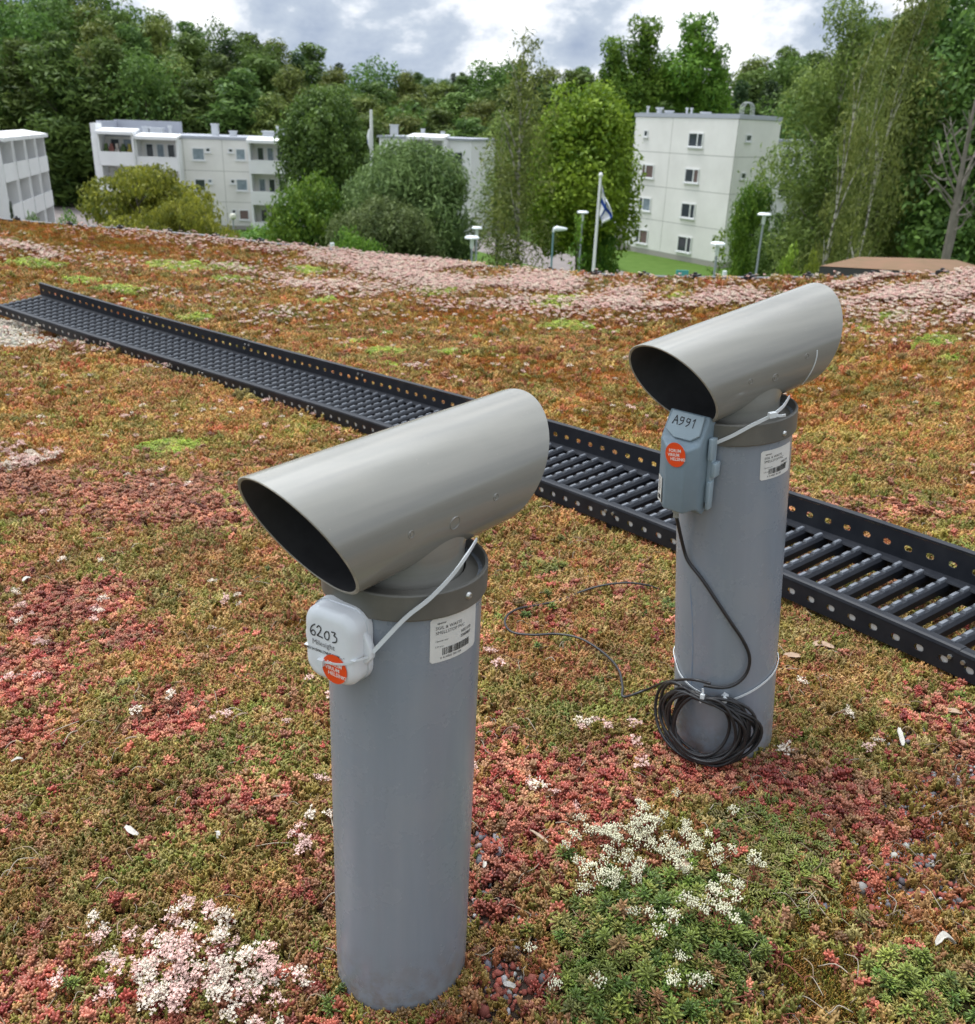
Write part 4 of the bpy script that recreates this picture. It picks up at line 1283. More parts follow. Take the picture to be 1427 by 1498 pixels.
# chalky scrape on the farther head
base2, ax2 = Vector(PIPES[1][0]), Vector(PIPES[1][1])
cw2 = base2 + ax2 * .8042
d2 = Vector((math.cos(.5508), math.sin(.5508), 0)); d2 = (d2 - d2.dot(ax2) * ax2).normalized(); d2 = (d2 + .0911 * ax2).normalized()
pts = [Mv2.inverted() @ cyl_hit(x, y, cw2, d2, .0842) for x, y in [(1196, 512), (1195, 523), (1190, 538), (1182, 552), (1174, 562)]]
MB().tube(crom(pts, 6), .0012, 6).build('scrape_mark', M_tie, v2, True)


P = [Mv2.inverted() @ cyl_hit(x, y, base2, ax2, .1003) for x, y in [(1010, 855), (1013, 900), (1014, 950), (1012, 1000), (1011, 1038)]]
v, f = [], []
for q in P:
    a_ = math.atan2(q.y, q.x)
    for da in (-.012, .012): v.append((.1003 * math.cos(a_ + da), .1003 * math.sin(a_ + da), q.z))
MB().add(v, [(2 * i, 2 * i + 1, 2 * i + 3, 2 * i + 2) for i in range(len(P) - 1)]).build('marker_line', mat('faded_blue_ink', (.13, .21, .33), .5, noise=.6, nscale=60, col2=(.22, .25, .29)), v2, True)


# ------------------------------------------------------------------ sensors
def frame(O, Nn, Up):
    Nn = Vector(Nn).normalized(); Up = Vector(Up); U_ = Up.cross(Nn).normalized(); V_ = Nn.cross(U_)
    M_ = Matrix((U_, V_, Nn)).transposed().to_4x4(); M_.translation = O
    return M_


def rbox(w, h, dep, r, seg=5, taper=1.0, z0=0.0, z1=None):
    """rounded-rectangle prism with softly domed front, centred, from z0 to dep"""
    def outline(w_, h_, r_, n=8):
        out = []
        for cxs, cys, a0_ in ((1, 1, 0), (-1, 1, PI / 2), (-1, -1, PI), (1, -1, 3 * PI / 2)):
            for i in range(n + 1):
                a_ = a0_ + PI / 2 * i / n
                out.append((cxs * (w_ / 2 - r_) + r_ * math.cos(a_), cys * (h_ / 2 - r_) + r_ * math.sin(a_)))
        return out
    b_ = MB(); rings = [(w, h, r, z0), (w, h, r, dep - seg * .002)]
    er = .012 if dep > .02 else dep * .4
    for i in range(1, 6):
        a_ = PI / 2 * i / 5
        ins = er * (1 - math.cos(a_)); rings.append((w - 2 * ins * 1.0, h - 2 * ins, max(r - ins * .6, .002), dep - er + er * math.sin(a_)))
    v = []
    for (w_, h_, r_, z_) in rings:
        v += [(x, y, z_) for x, y in outline(w_, h_, r_)]
    k_ = len(outline(w, h, r))
    f = [(i * k_ + j, i * k_ + (j + 1) % k_, (i + 1) * k_ + (j + 1) % k_, (i + 1) * k_ + j) for i in range(len(rings) - 1) for j in range(k_)]
    f.append(tuple((len(rings) - 1) * k_ + j for j in range(k_))); f.append(tuple(range(k_))[::-1])
    return b_.add(v, f)


# white sensor on the near pipe
nb, na_ = Vector(PIPES[0][0]), Vector(PIPES[0][1])
A_S = math.radians(227); A_F = math.radians(242)
O1 = nb + na_ * .634 + Vector((math.cos(A_S), math.sin(A_S), 0)) * (RP + .001) + Vector((.004, -.004, 0))
S1 = frame(O1, (math.cos(A_F), math.sin(A_F), .0), na_) @ Matrix.Diagonal((1.0, 1.08, 1.0, 1))
ws = thing('white_sensor', 'white rounded plastic sensor box strapped to the near vent pipe, marked 6203', 'sensor', S1)
rbox(.078, .092, .034, .022).build('cover', M_white, ws, True, 40)
rbox(.082, .096, .010, .024, 0).build('back_plate', M_white, ws, True, 40)
b_ = MB()
for sg in (-1, 1):
    pr_ = [(sg * .036, -.018), (sg * .036, .028), (sg * .045, .012), (sg * .049, .002), (sg * .049, -.008), (sg * .045, -.014)]
    if sg > 0: pr_ = pr_[::-1]
    k_ = len(pr_)
    b_.add([(x, y, .006) for x, y in pr_] + [(x, y, .017) for x, y in pr_], [tuple(range(k_, 2 * k_)), tuple(range(k_))[::-1]] + [(j, (j + 1) % k_, k_ + (j + 1) % k_, k_ + j) for j in range(k_)])
bevel(b_.build('side_lug', M_white, ws), .0018, 2)
# seam ridge across the lower third
b_ = MB().box((-.0380, -.0065, .0), (.0380, -.005, .0335)); bevel(b_.build('seam_ridge', M_white, ws), .0005, 1)
b_ = MB(); zt_ = .0346
sx_, sy_ = -.026, .012
D6 = [[(.007, .014), (.002, .010), (.0, .004), (.002, .0), (.006, .0), (.007, .004), (.004, .006), (.001, .003)]]
D2 = [[(.0, .011), (.003, .014), (.006, .011), (.004, .006), (.0, .001)], [(.0, .001), (.008, .0)]]
D0 = [[(.003, .010), (.0, .006), (.001, .001), (.005, .0), (.007, .005), (.006, .010), (.003, .010)]]
D3 = [[(.0, .012), (.005, .012), (.003, .008)], [(.003, .008), (.007, .006), (.006, .001), (.001, -.001)]]
for g_, ox in ((D6, 0), (D2, .010), (D0, .021), (D3, .032)):
    strokes(b_, [[(sx_ + ox + x, sy_ + y - ox * .02) for x, y in ln] for ln in g_], .0016, zt_)
b_.build('handwriting', M_ink, ws)
b_ = MB()
tv, tf = text_mesh('Milesight', .0095); b_.add([(-.024 + x, .0005 + y, zt_) for x, y, _ in tv], tf)
b_.build('printed_name', M_inkg, ws)
b_ = MB()
tv, tf = text_mesh('24E124 EXILLYNNE 868M -- *', .0047, True); b_.add([(-.035 + x, -.008 + y, zt_) for x, y, _ in tv], tf)
b_.build('printed_code', M_ink, ws)


def sticker(parent, cx_, cy_, r_, z_, rot=0.0, lines=('FORUM', 'VIRIUM', 'HELSINKI'), M=None):
    f_ = (lambda x, y, z: M @ Vector((x, y, z))) if M is not None else (lambda x, y, z: Vector((x, y, z)))
    b_ = MB(); k_ = 40
    b_.add([f_(cx_ + r_ * math.cos(2 * PI * i / k_), cy_ + r_ * math.sin(2 * PI * i / k_), z_) for i in range(k_)], [tuple(range(k_))])
    st = b_.build('round_sticker', M_red, parent)
    b_ = MB(); sz = r_ * .36
    for i, tx in enumerate(lines):
        tv, tf = text_mesh(tx, sz, True)
        ox, oy = -r_ * (.62, .74, .50)[i], r_ * (.22 - .34 * i)
        c0, s0 = math.cos(rot), math.sin(rot)
        b_.add([f_(cx_ + (x + ox) * c0 - (y + oy) * s0, cy_ + (x + ox) * s0 + (y + oy) * c0, z_ + .0004) for x, y, _ in tv], tf)
    b_.build('sticker_lettering', M_stw, st)


sticker(ws, .009, -.0235, .0185, .0352, math.radians(-4))

# grey sensor on the far pipe: faceted housing
A_G = math.radians(214)
fb, fa = Vector(PIPES[1][0]), Vector(PIPES[1][1])
O2 = fb + fa * .638 + Vector((math.cos(A_G), math.sin(A_G), 0)) * (RP + .002)
A_H = math.radians(229)
nG = Vector((math.cos(A_H), math.sin(A_H), 0)); nG = (nG - nG.dot(fa) * fa).normalized()
S2 = frame(O2, nG, Vector((0, 0, 1))) @ Matrix.Diagonal((1.05, 1.2, 1.05, 1))
gs_ = thing('grey_sensor', 'blue grey faceted sensor housing strapped to the farther vent pipe, marked A991', 'sensor', S2)
b_ = MB(); Wg, Hg, Dg = .074, .150, .062
# front view outline with a chamfered nose; layers towards the front
xs_ = [-.037, .037]
v = [(-.037, -.065, 0), (.037, -.065, 0), (.037, .065, 0), (-.037, .065, 0),
     (-.037, -.075, .024), (.037, -.075, .024), (.037, .078, .020), (-.037, .078, .020),
     (-.037, -.060, .044), (.037, -.060, .044), (.037, .042, .046), (-.037, .042, .046),
     (-.014, -.064, .064), (.022, -.064, .064), (.022, .036, .066), (-.014, .036, .066)]
f = [(3, 2, 1, 0), (0, 1, 5, 4), (1, 2, 6, 5), (2, 3, 7, 6), (3, 0, 4, 7), (4, 5, 9, 8), (5, 6, 10, 9), (7, 4, 8, 11), (8, 9, 13, 12), (9, 10, 14, 13), (11, 8, 12, 15), (12, 13, 14, 15), (6, 7, 11, 15, 14, 10)]
f = f[:-1] + [(6, 7, 11, 10), (10, 11, 15, 14)]
b_.add(v, f)
hs = b_.build('housing', M_grey, gs_); bevel(hs, .0035, 3, 12)
# sloping lid inset on top
nl_ = Vector((0, .0275, .034)).normalized()
Ml = frame(Vector((0.0, .0605, .0345)), (0, .60, .80), Vector((0, 1, 0)))
b_ = MB()
pr_ = [(-.031, -.010), (-.012, -.020), (.018, -.020), (.031, -.010), (.029, .019), (-.029, .019)]
b_.add([Ml @ Vector((x, y, .0)) for x, y in pr_] + [Ml @ Vector((x, y, .0035)) for x, y in pr_], [tuple(range(6, 12))] + [(j, (j + 1) % 6, 6 + (j + 1) % 6, 6 + j) for j in range(6)])
bevel(b_.build('lid', M_greyl, gs_), .0008, 2)
b_ = MB()
gl = [[[(0, 0), (.004, .013)], [(.004, .013), (.009, 0)], [(.0015, .005), (.008, .006)]], [[(.006, .011), (.001, .012), (.001, .007), (.006, .007)], [(.006, .012), (.006, .004), (.001, .000)]], [[(.006, .011), (.001, .012), (.001, .007), (.006, .007)], [(.006, .012), (.006, .004), (.002, .000)]], [[(.0, .010), (.003, .013)], [(.003, .013), (.003, .0)]]]
for i, g_ in enumerate(gl):
    bb_ = MB(); strokes(bb_, [[(-.022 + .0115 * i + x, -.001 + y) for x, y in ln] for ln in g_], .0016, .0040)
    b_.add([Ml @ Vector(q) for q in bb_.v], bb_.f)
b_.build('handwriting', M_ink, gs_)
# ribbed bracket on the right flank
b_ = MB().box((.037, -.055, .006), (.0455, .045, .020)).box((.041, -.064, .010), (.0475, -.02, .024)).box((.0455, -.012, .004), (.053, .010, .022)).box((.040, .015, .016), (.047, .048, .027))
bevel(b_.build('mounting_bracket', M_greyl, gs_), .0012, 2)
b_ = MB().tube([(-.012, -.070, .022), (-.012, -.082, .022)], .0075, 12).tube([(-.012, -.082, .022), (-.012, -.092, .022)], .005, 12)
b_.build('cable_gland', mat('gland', (.33, .34, .31), .5), gs_, True)
sticker(gs_, .004, .027, .0185, .0664 + .0004, math.radians(8), M=None)
# small white label on the left facet
fn_ = (Vector((-.014, 0, .064)) - Vector((-.037, 0, .044))); nf = Vector((-fn_.z, 0, fn_.x)).normalized()
Mf = frame(Vector((-.0265, -.036, .0545)) + nf * .0012, nf, Vector((0, 1, 0)))
b_ = MB().add([Mf @ Vector(q) for q in [(-.0085, -.020, 0), (.0085, -.020, 0), (.0085, .020, 0), (-.0085, .020, 0)]], [(0, 1, 2, 3)])
ll = b_.build('small_label', M_label, gs_)
b_ = MB(); bb_ = MB()
strokes(bb_, [[(-.0055, -.006), (-.0055, .016)], [(-.0055, .016), (.0045, .016)], [(.0045, .016), (.0045, -.006)], [(-.004, .012), (.001, -.004), (.003, .012)], [(-.002, .013), (-.002, -.004)]], .0006, .0004)
for i in range(4):
    bb_.add([(-.005 + .0028 * i, -.016, .0004), (-.0032 + .0028 * i, -.016, .0004), (-.0032 + .0028 * i, -.009, .0004), (-.005 + .0028 * i, -.009, .0004)], [(0, 1, 2, 3)])
b_.add([Mf @ Vector(q) for q in bb_.v], bb_.f); b_.build('printing', M_ink, ll)


# ------------------------------------------------------------------ cable ties
def band(P, nrm, w, th):
    """flat strap along points P; nrm(q) gives the outward direction"""
    P = crom(P, 8); v, f = [], []
    for i, q in enumerate(P):
        t_ = (P[min(i + 1, len(P) - 1)] - P[max(i - 1, 0)]).normalized(); n_ = nrm(q); n_ = (n_ - n_.dot(t_) * t_).normalized(); s_ = t_.cross(n_)
        v += [q - s_ * w / 2, q + s_ * w / 2, q + s_ * w / 2 + n_ * th, q - s_ * w / 2 + n_ * th]
    f = [(4 * i + j, 4 * i + (j + 1) % 4, 4 * i + 4 + (j + 1) % 4, 4 * i + 4 + j) for i in range(len(P) - 1) for j in range(4)] + [(0, 1, 2, 3), (4 * len(P) - 1, 4 * len(P) - 2, 4 * len(P) - 3, 4 * len(P) - 4)]
    return v, f


def rad_dir(base, ax):
    def g(q):
        w = q - base; w = w - w.dot(ax) * ax
        return w.normalized()
    return g


o1 = [S1 @ Vector((.049, .0, .012))] + [cyl_hit(x, y, nb, na_, RP + .0095) for x, y in [(592, 905), (628, 876), (660, 843), (682, 813)]] + [cyl_hit(697, 789, nb, na_, .098)]
b_ = MB(); v, f = band(o1, rad_dir(nb, na_), .0052, .0014); b_.add(v, f)
# end of the strap comes over the front of the box
fp = [S1 @ Vector(q) for q in [(.046, -.004, .018), (.037, -.006, .031), (.020, -.013, .0358), (-.008, -.0185, .0358)]]
v, f = band(fp, lambda q: S1.to_3x3() @ Vector((.2, 0, 1)), .0028, .0008); b_.add(v, f)
qn = S1 @ Vector((-.0095, -.0190, .0372)); Mq = S1.to_3x3().to_4x4(); Mq.translation = qn
b_.box((-.004, -.004, -.003), (.004, .004, .003), M=Mq)
t1 = b_.build('cable_tie', M_tie); tag(t1, 'translucent cable tie holding the white sensor to the near pipe collar', 'cable tie')
o2 = [cyl_hit(x, y, fb, fa, RP + .009) for x, y in [(1042, 650), (1070, 638), (1100, 622), (1128, 608)]] + [cyl_hit(1145, 595, fb, fa, .100), cyl_hit(1155, 580, fb, fa, .094)]
b_ = MB(); v, f = band(o2, rad_dir(fb, fa), .0062, .0014); b_.add(v, f)
q = cyl_hit(1130, 607, fb, fa, RP + .013); Mq = frame(q, rad_dir(fb, fa)(q), fa); b_.box((-.006, -.0045, -.004), (.006, .0045, .004), M=Mq)
q2 = cyl_hit(1142, 608, fb, fa, RP + .015); v, f = band([q, q2, cyl_hit(1150, 607, fb, fa, RP + .02)], rad_dir(fb, fa), .0045, .0012); b_.add(v, f)
t2 = b_.build('cable_tie', M_tie); tag(t2, 'pale cable tie holding the grey sensor to the farther pipe collar', 'cable tie')
# tie right round the foot of the far pipe
b_ = MB(); P = [cyl_hit(x, y, fb, fa, RP + .002) for x, y in [(989, 968), (995, 985), (1010, 1003), (1035, 1018), (1060, 1026), (1090, 1016), (1115, 1001), (1132, 984), (1139, 965)]]
# close it behind the pipe
Mi2 = Mv2.inverted(); loc = [Mi2 @ q for q in P]
angs = [math.atan2(q.y, q.x) for q in loc]
a_s, a_e = angs[-1], angs[0] + 2 * PI if angs[0] < angs[-1] else angs[0]
for i in range(1, 9):
    t_ = i / 9; a_ = a_s + ((a_e - a_s) % (2 * PI)) * t_
    P.append(Mv2 @ Vector(((RP + .002) * math.cos(a_), (RP + .002) * math.sin(a_), loc[-1].z * (1 - t_) + loc[0].z * t_)))
P.append(P[0].copy())
v, f = band(P, rad_dir(fb, fa), .0045, .0013); b_.add(v, f)
q = cyl_hit(1061, 1024, fb, fa, RP + .018); Mq = frame(q, rad_dir(fb, fa)(q), fa + Vector((.6, 0, 0))); b_.box((-.005, -.005, -.016), (.005, .005, .003), M=Mq)
t3 = b_.build('cable_tie', M_tie); tag(t3, 'white cable tie looped round the foot of the farther pipe above the coil', 'cable tie')

# ------------------------------------------------------------------ black cable
r_c = .0032
# drop from the sensor, hugging the pipe
drop = [S2 @ Vector((-.012, -.088, .022))] + [cyl_hit(x, y, fb, fa, RP + o__) for x, y, o__ in [(1000, 800, .010), (1008, 822, .006), (1028, 848, .005), (1048, 878, .005), (1068, 908, .005), (1088, 938, .006), (1097, 962, .007), (1093, 984, .008), (1078, 1000, .010), (1058, 1006, .012), (1030, 1003, .014)]]
b_ = MB(); b_.tube(crom(drop, 8), r_c, 8)
# coil: many loose turns leaning on the pipe
cc = cyl_hit(1030, 1054, fb, fa, RP + .012)
nrmc = rad_dir(fb, fa)(cyl_hit(1035, 1054, fb, fa, RP)); nrmc = (nrmc + Vector((0, 0, .12))).normalized()
uc = Vector((0, 0, 1)).cross(nrmc).normalized(); vc = nrmc.cross(uc)
turns = 15; pts = []
rc = random.Random(3)
prm = [(rc.uniform(.062, .104), rc.uniform(.056, .088), rc.uniform(-.018, .016), rc.uniform(-.022, .006), rc.uniform(.003, .024)) for _ in range(turns + 1)]
nst = 22
for k_ in range(turns):
    for j in range(nst):
        t_ = j / nst; w = t_ * t_ * (3 - 2 * t_)
        A_, B_ = prm[k_], prm[k_ + 1]
        ra, rb_, ox, oy, on = [x * (1 - w) + y * w for x, y in zip(A_, B_)]
        th_ = 2 * PI * t_ + PI / 2
        # squeezed together at the top by the tie
        sq = max(0, math.sin(th_)) ** 6
        x = ra * math.cos(th_) + ox * (1 - sq) - .006 * sq; y = (rb_ * (1 - sq) + .058 * sq) * math.sin(th_) + oy * (1 - sq)
        wob_ = .004 * math.sin(th_ * 3 + k_)
        # the turn bows back round the pipe at its sides
        bow = -.35 * (x * x) / .1
        pts.append(cc + uc * x + vc * (y + wob_) + nrmc * (on + bow + .004 * math.sin(th_ * 2 + k_ * 1.7)))
b_.tube(crom(pts, 2), r_c, 7)
# tail on the roof
tail = [(1040, 1000, .16), (1010, 994, .13), (975, 998, .07), (945, 1010, .03), (913, 1020, .02), (911, 1005, .02), (905, 980, .022), (884, 956, .02), (850, 935, .022), (815, 928, .022), (780, 929, .02), (750, 925, .02), (739, 912, .018), (744, 899, .02), (762, 890, .012), (790, 885, .0), (820, 878, -.006), (850, 866, .004), (880, 857, .022), (915, 853, .028), (945, 856, .02), (965, 862, .0)]
tp = []
for i, (x, y, hh_) in enumerate(tail):
    if i < 3:
        q = cyl_hit(x, y, fb, fa, RP + .03) if i < 2 else at(x, y, 1.60)
    else:
        q = on_roof(x, y)
        # lift towards the viewer along the same line of sight
        d_ = (CAM - q).normalized(); q = q + d_ * ((max(hh_, .0) + .024 + float(cushion(q.x, q.y))) / max(.2, d_.z))
    tp.append(q)
b_.tube(crom(tp, 8), r_c * .9, 7)
cb_ = b_.build('coiled_cable', M_cable, None, True, 60); tag(cb_, 'black cable from the grey sensor, coiled at the pipe foot and trailing over plants', 'cable')
# little tie on the coil
b_ = MB(); q = cc + vc * .062 + nrmc * .022 - uc * .004
P = [q + vc * .020 - uc * .002, q + vc * .010, q, q - vc * .012 - uc * .003]
v, f = band(P, lambda x_: nrmc, .0040, .0013); b_.add(v, f)
Mq = frame(q + vc * .003, nrmc, fa); b_.box((-.004, -.004, -.002), (.004, .005, .004), M=Mq)
t4 = b_.build('cable_tie', M_tie); tag(t4, 'short upright cable tie pinching the top of the black coil', 'cable tie')


# ------------------------------------------------------------------ litter on the roof
M_chip = mat('pale_bark', (.56, .53, .47), .8, noise=.35, nscale=150)
M_bark = mat('dry_leaf_brown', (.42, .29, .20), .8, noise=.4, nscale=120)
M_stick = mat('dry_stick', (.44, .33, .24), .8, noise=.4, nscale=150)


def chip(px, py, L_, w_, ang_, m, label, name, cat, lift=.014, curl=.004, seed=1):
    r = random.Random(seed); g = on_roof(px, py); d_ = (CAM - g).normalized(); g = g + d_ * ((lift + .010 + float(cushion(g.x, g.y))) / max(.2, d_.z))
    b_ = MB(); n_ = 7; v, f = [], []
    for i in range(n_):
        t_ = i / (n_ - 1); w = w_ * (math.sin(PI * (.12 + .76 * t_)) ** .7) * r.uniform(.8, 1.15)
        z_ = curl * math.sin(t_ * PI) + r.uniform(-.0008, .0008); yo = w_ * .25 * math.sin(t_ * 4 + seed)
        for y_, zz_ in ((-w / 2, curl * .4), (0, 0), (w / 2, curl * .5)):
            v.append((L_ * (t_ - .5), y_ + yo, z_ + zz_))
    top = len(v)
    v += [(x, y, z - .0014) for x, y, z in v]
    for i in range(n_ - 1):
        for j in range(2):
            a_ = i * 3 + j; f.append((a_, a_ + 3, a_ + 4, a_ + 1)); f.append((top + a_ + 1, top + a_ + 4, top + a_ + 3, top + a_))
        for j in (0, 2):
            a_ = i * 3 + j; f.append((a_, top + a_, top + a_ + 3, a_ + 3) if j == 0 else (a_ + 3, top + a_ + 3, top + a_, a_))
    e_ = (n_ - 1) * 3
    f += [(0, 1, top + 1, top), (1, 2, top + 2, top + 1), (e_ + 1, e_, top + e_, top + e_ + 1), (e_ + 2, e_ + 1, top + e_ + 1, top + e_ + 2)]
    b_.add(v, f)
    o = b_.build(name, m, None, True, 50)
    o.location = g; o.rotation_euler = (r.uniform(-.2, .2), r.uniform(-.15, .15), ang_)
    return tag(o, label, cat)


chip(192, 1216, .032, .011, -.35, M_chip, 'white bark chip lying on red stonecrop at the left, largest pale piece', 'bark_chip', 'bark chip', seed=2)
chip(318, 1222, .017, .008, 1.9, M_chip, 'small grey white chip upright in olive stonecrop left of the near pipe', 'bark_chip', 'bark chip', seed=3)
chip(25, 1113, .022, .008, .5, M_chip, 'pale chip near the left edge of the picture, level with the red stonecrop', 'bark_chip', 'bark chip', seed=4)
chip(39, 848, .028, .013, 1.0, M_chip, 'pale flat chip on the red stonecrop at the far left', 'bark_chip', 'bark chip', seed=5)
chip(352, 1048, .036, .005, .7, M_stick, 'short pale stick lying diagonally left of the white sensor pipe', 'stick', 'stick', seed=6)
chip(192, 1082, .040, .005, .35, M_stick, 'thin pale stick on the stonecrop at the left', 'stick', 'stick', seed=7)
chip(788, 1225, .046, .006, -.78, M_stick, 'slim beige stick pointing up left between the two pipes', 'stick', 'stick', seed=8)
chip(412, 1166, .040, .005, .12, M_stick, 'twisted grey stick left of the near pipe foot', 'stick', 'stick', seed=9)
chip(1000, 1266, .032, .012, .35, M_bark, 'pinkish brown flat bark flake among cream flowers of the green cushion', 'bark_flake', 'bark flake', lift=.03, seed=10)
chip(1318, 1078, .050, .011, 1.25, M_chip, 'long ragged whitish leaf standing on the right of the far pipe', 'dry_leaf', 'dry leaf', lift=.02, seed=11)
chip(1382, 1382, .034, .014, .2, M_chip, 'curled white dry leaf at the lower right edge', 'dry_leaf', 'dry leaf', curl=.010, lift=.016, seed=12)
chip(1205, 945, .050, .022, .1, M_bark, 'pinkish brown leaf under the walkway beam right of the far pipe', 'dry_leaf', 'dry leaf', seed=13)
chip(1160, 960, .042, .018, .3, M_bark, 'brown leaf lying close to the right side of the far pipe', 'dry_leaf', 'dry leaf', seed=14)
chip(1395, 1042, .034, .018, -.4, M_bark, 'brown leaf at the right edge beyond the ragged white one', 'dry_leaf', 'dry leaf', seed=15)
chip(745, 1443, .018, .010, -.5, M_chip, 'grey stone chip in the red gravel right of the near pipe foot', 'bark_chip', 'bark chip', seed=16)
chip(709, 1265, .018, .007, 1.2, M_chip, 'tiny white splinter on red gravel right of the near pipe', 'bark_chip', 'bark chip', seed=17)


# ------------------------------------------------------------------ street level: terrain, lawns, paths
def terr(x, y):
    x = np.asarray(x, float); y = np.asarray(y, float)
    hill = np.clip((y - 112) / 90, 0, 1) ** 1.2 * (10 + 7 * np.clip((-x + 10) / 60, 0, 1.5))
    far = 3 * np.exp(-(((x + 30) / 150) ** 2 + ((y - 420) / 120) ** 2))
    return GZ + hill + far + .5 * (fbm(x * .05 + 40, y * .05 + 40, 201, 3) - .5) * np.clip((y - 105) / 30, 0, 1)


M_ground = mat('ground_grass', (.075, .12, .022), .95, spec=.15, noise=.5, nscale=.6, col2=(.045, .075, .016), bump=.6, bscale=6, coord='Object')
b_ = MB()
gx = np.concatenate([np.linspace(-1500, -160, 12), np.linspace(-150, 150, 90), np.linspace(160, 1500, 12)])
gy = np.concatenate([np.linspace(-400, 10, 8), np.linspace(15, 240, 80), np.linspace(250, 600, 25), np.linspace(700, 2200, 8)])
GX, GY = np.meshgrid(gx, gy, indexing='ij'); GZZ = terr(GX, GY)
ii = np.arange(GX.size).reshape(GX.shape)
ff = np.stack([ii[:-1, :-1], ii[1:, :-1], ii[1:, 1:], ii[:-1, 1:]], -1).reshape(-1, 4)
b_.add(np.stack([GX, GY, GZZ], -1).reshape(-1, 3).tolist(), ff.tolist())
tag(b_.build('ground', M_ground, None, True), kind='structure')
M_asph = mat('paving', (.22, .19, .18), .9, noise=.25, nscale=.8, bump=.3, bscale=30)
M_lawn = mat('lawn_grass', (.085, .145, .028), .95, spec=.15, noise=.35, nscale=1.2, col2=(.06, .115, .016), bump=.8, bscale=9)


def gpt(px, py, dz=0.0):
    d = ray(px, py); q = CAM + d * ((GZ - CAM.z) / d.z); q.z = GZ + dz
    return q


def sheet(name, pxs, m, dz, kind='structure'):
    b_ = MB(); P = [gpt(x, y, dz) for x, y in pxs]
    b_.add(P, [tuple(range(len(P)))])
    o = b_.build(name, m)
    if o.data.polygons[0].normal.z < 0: o.data.flip_normals()
    return tag(o, kind=kind)


sheet('parking_area', [(60, 283), (118, 283), (160, 330), (300, 345), (300, 420), (-80, 420), (-80, 300)], M_asph, .02)
sheet('street', [(40, 270.5), (150, 271), (150, 276), (40, 275)], M_asph, .024)
sheet('footpath', [(690, 335), (725, 325), (760, 350), (905, 395), (960, 412), (800, 430), (690, 400)], M_asph, .02)
sheet('lawn', [(660, 372), (700, 368), (790, 392), (800, 440), (640, 440)], M_lawn, .03)
sheet('lawn', [(905, 366), (1120, 384), (1190, 372), (1290, 420), (960, 414), (880, 382)], M_lawn, .028)
sheet('lawn', [(1230, 362), (1345, 362), (1360, 380), (1230, 380)], M_lawn, .032)
sheet('path', [(1250, 357), (1345, 359.5), (1345, 362), (1250, 359.5)], mat('pale_path', (.42, .40, .36), .9), .036)

# low kerb in front of the parking area
b_ = MB(); P = [gpt(x, y) for x, y in [(60, 283), (118, 283), (160, 330)]]
for p0, p1 in zip(P, P[1:]):
    t_ = (p1 - p0).normalized(); n_ = Vector((-t_.y, t_.x, 0)) * .08
    v = [p0 - n_, p0 + n_, p1 + n_, p1 - n_]; v = v + [q + Vector((0, 0, .14)) for q in v]
    b_.add(v, [(4, 5, 6, 7), (0, 1, 5, 4), (1, 2, 6, 5), (2, 3, 7, 6), (3, 0, 4, 7)])
tag(b_.build('kerb', mat('kerb_stone', (.35, .34, .33), .85)), kind='structure')

# ------------------------------------------------------------------ buildings
M_wallp = mat('wall_panel_paint', (.84, .825, .79), .75, noise=.14, nscale=.35, col2=(.73, .715, .68))
M_wallc = mat('panel_joint', (.40, .40, .37), .85)
M_wallw = mat('white_render', (.84, .845, .85), .7, noise=.1, nscale=.5)
M_wframe = mat('window_frame', (.74, .75, .75), .5)
M_glass = mat('window_glass', (.035, .045, .055), .08, spec=.8)
M_glassc = mat('curtained_glass', (.30, .36, .40), .15, spec=.6, noise=.4, nscale=3, col2=(.16, .21, .25))
M_glassp = mat('glass_reddish', (.16, .11, .10), .15, spec=.6)
M_roofm = mat('roof_membrane', (.36, .385, .43), .8, noise=.2, nscale=.3)
M_trim = mat('roof_trim', (.40, .42, .47), .55)
M_metal = mat('vent_metal', (.62, .64, .66), .45, metal=.3)
M_plinth = mat('plinth', (.36, .34, .31), .9)
M_dark = mat('balcony_shade', (.10, .10, .10), .8)


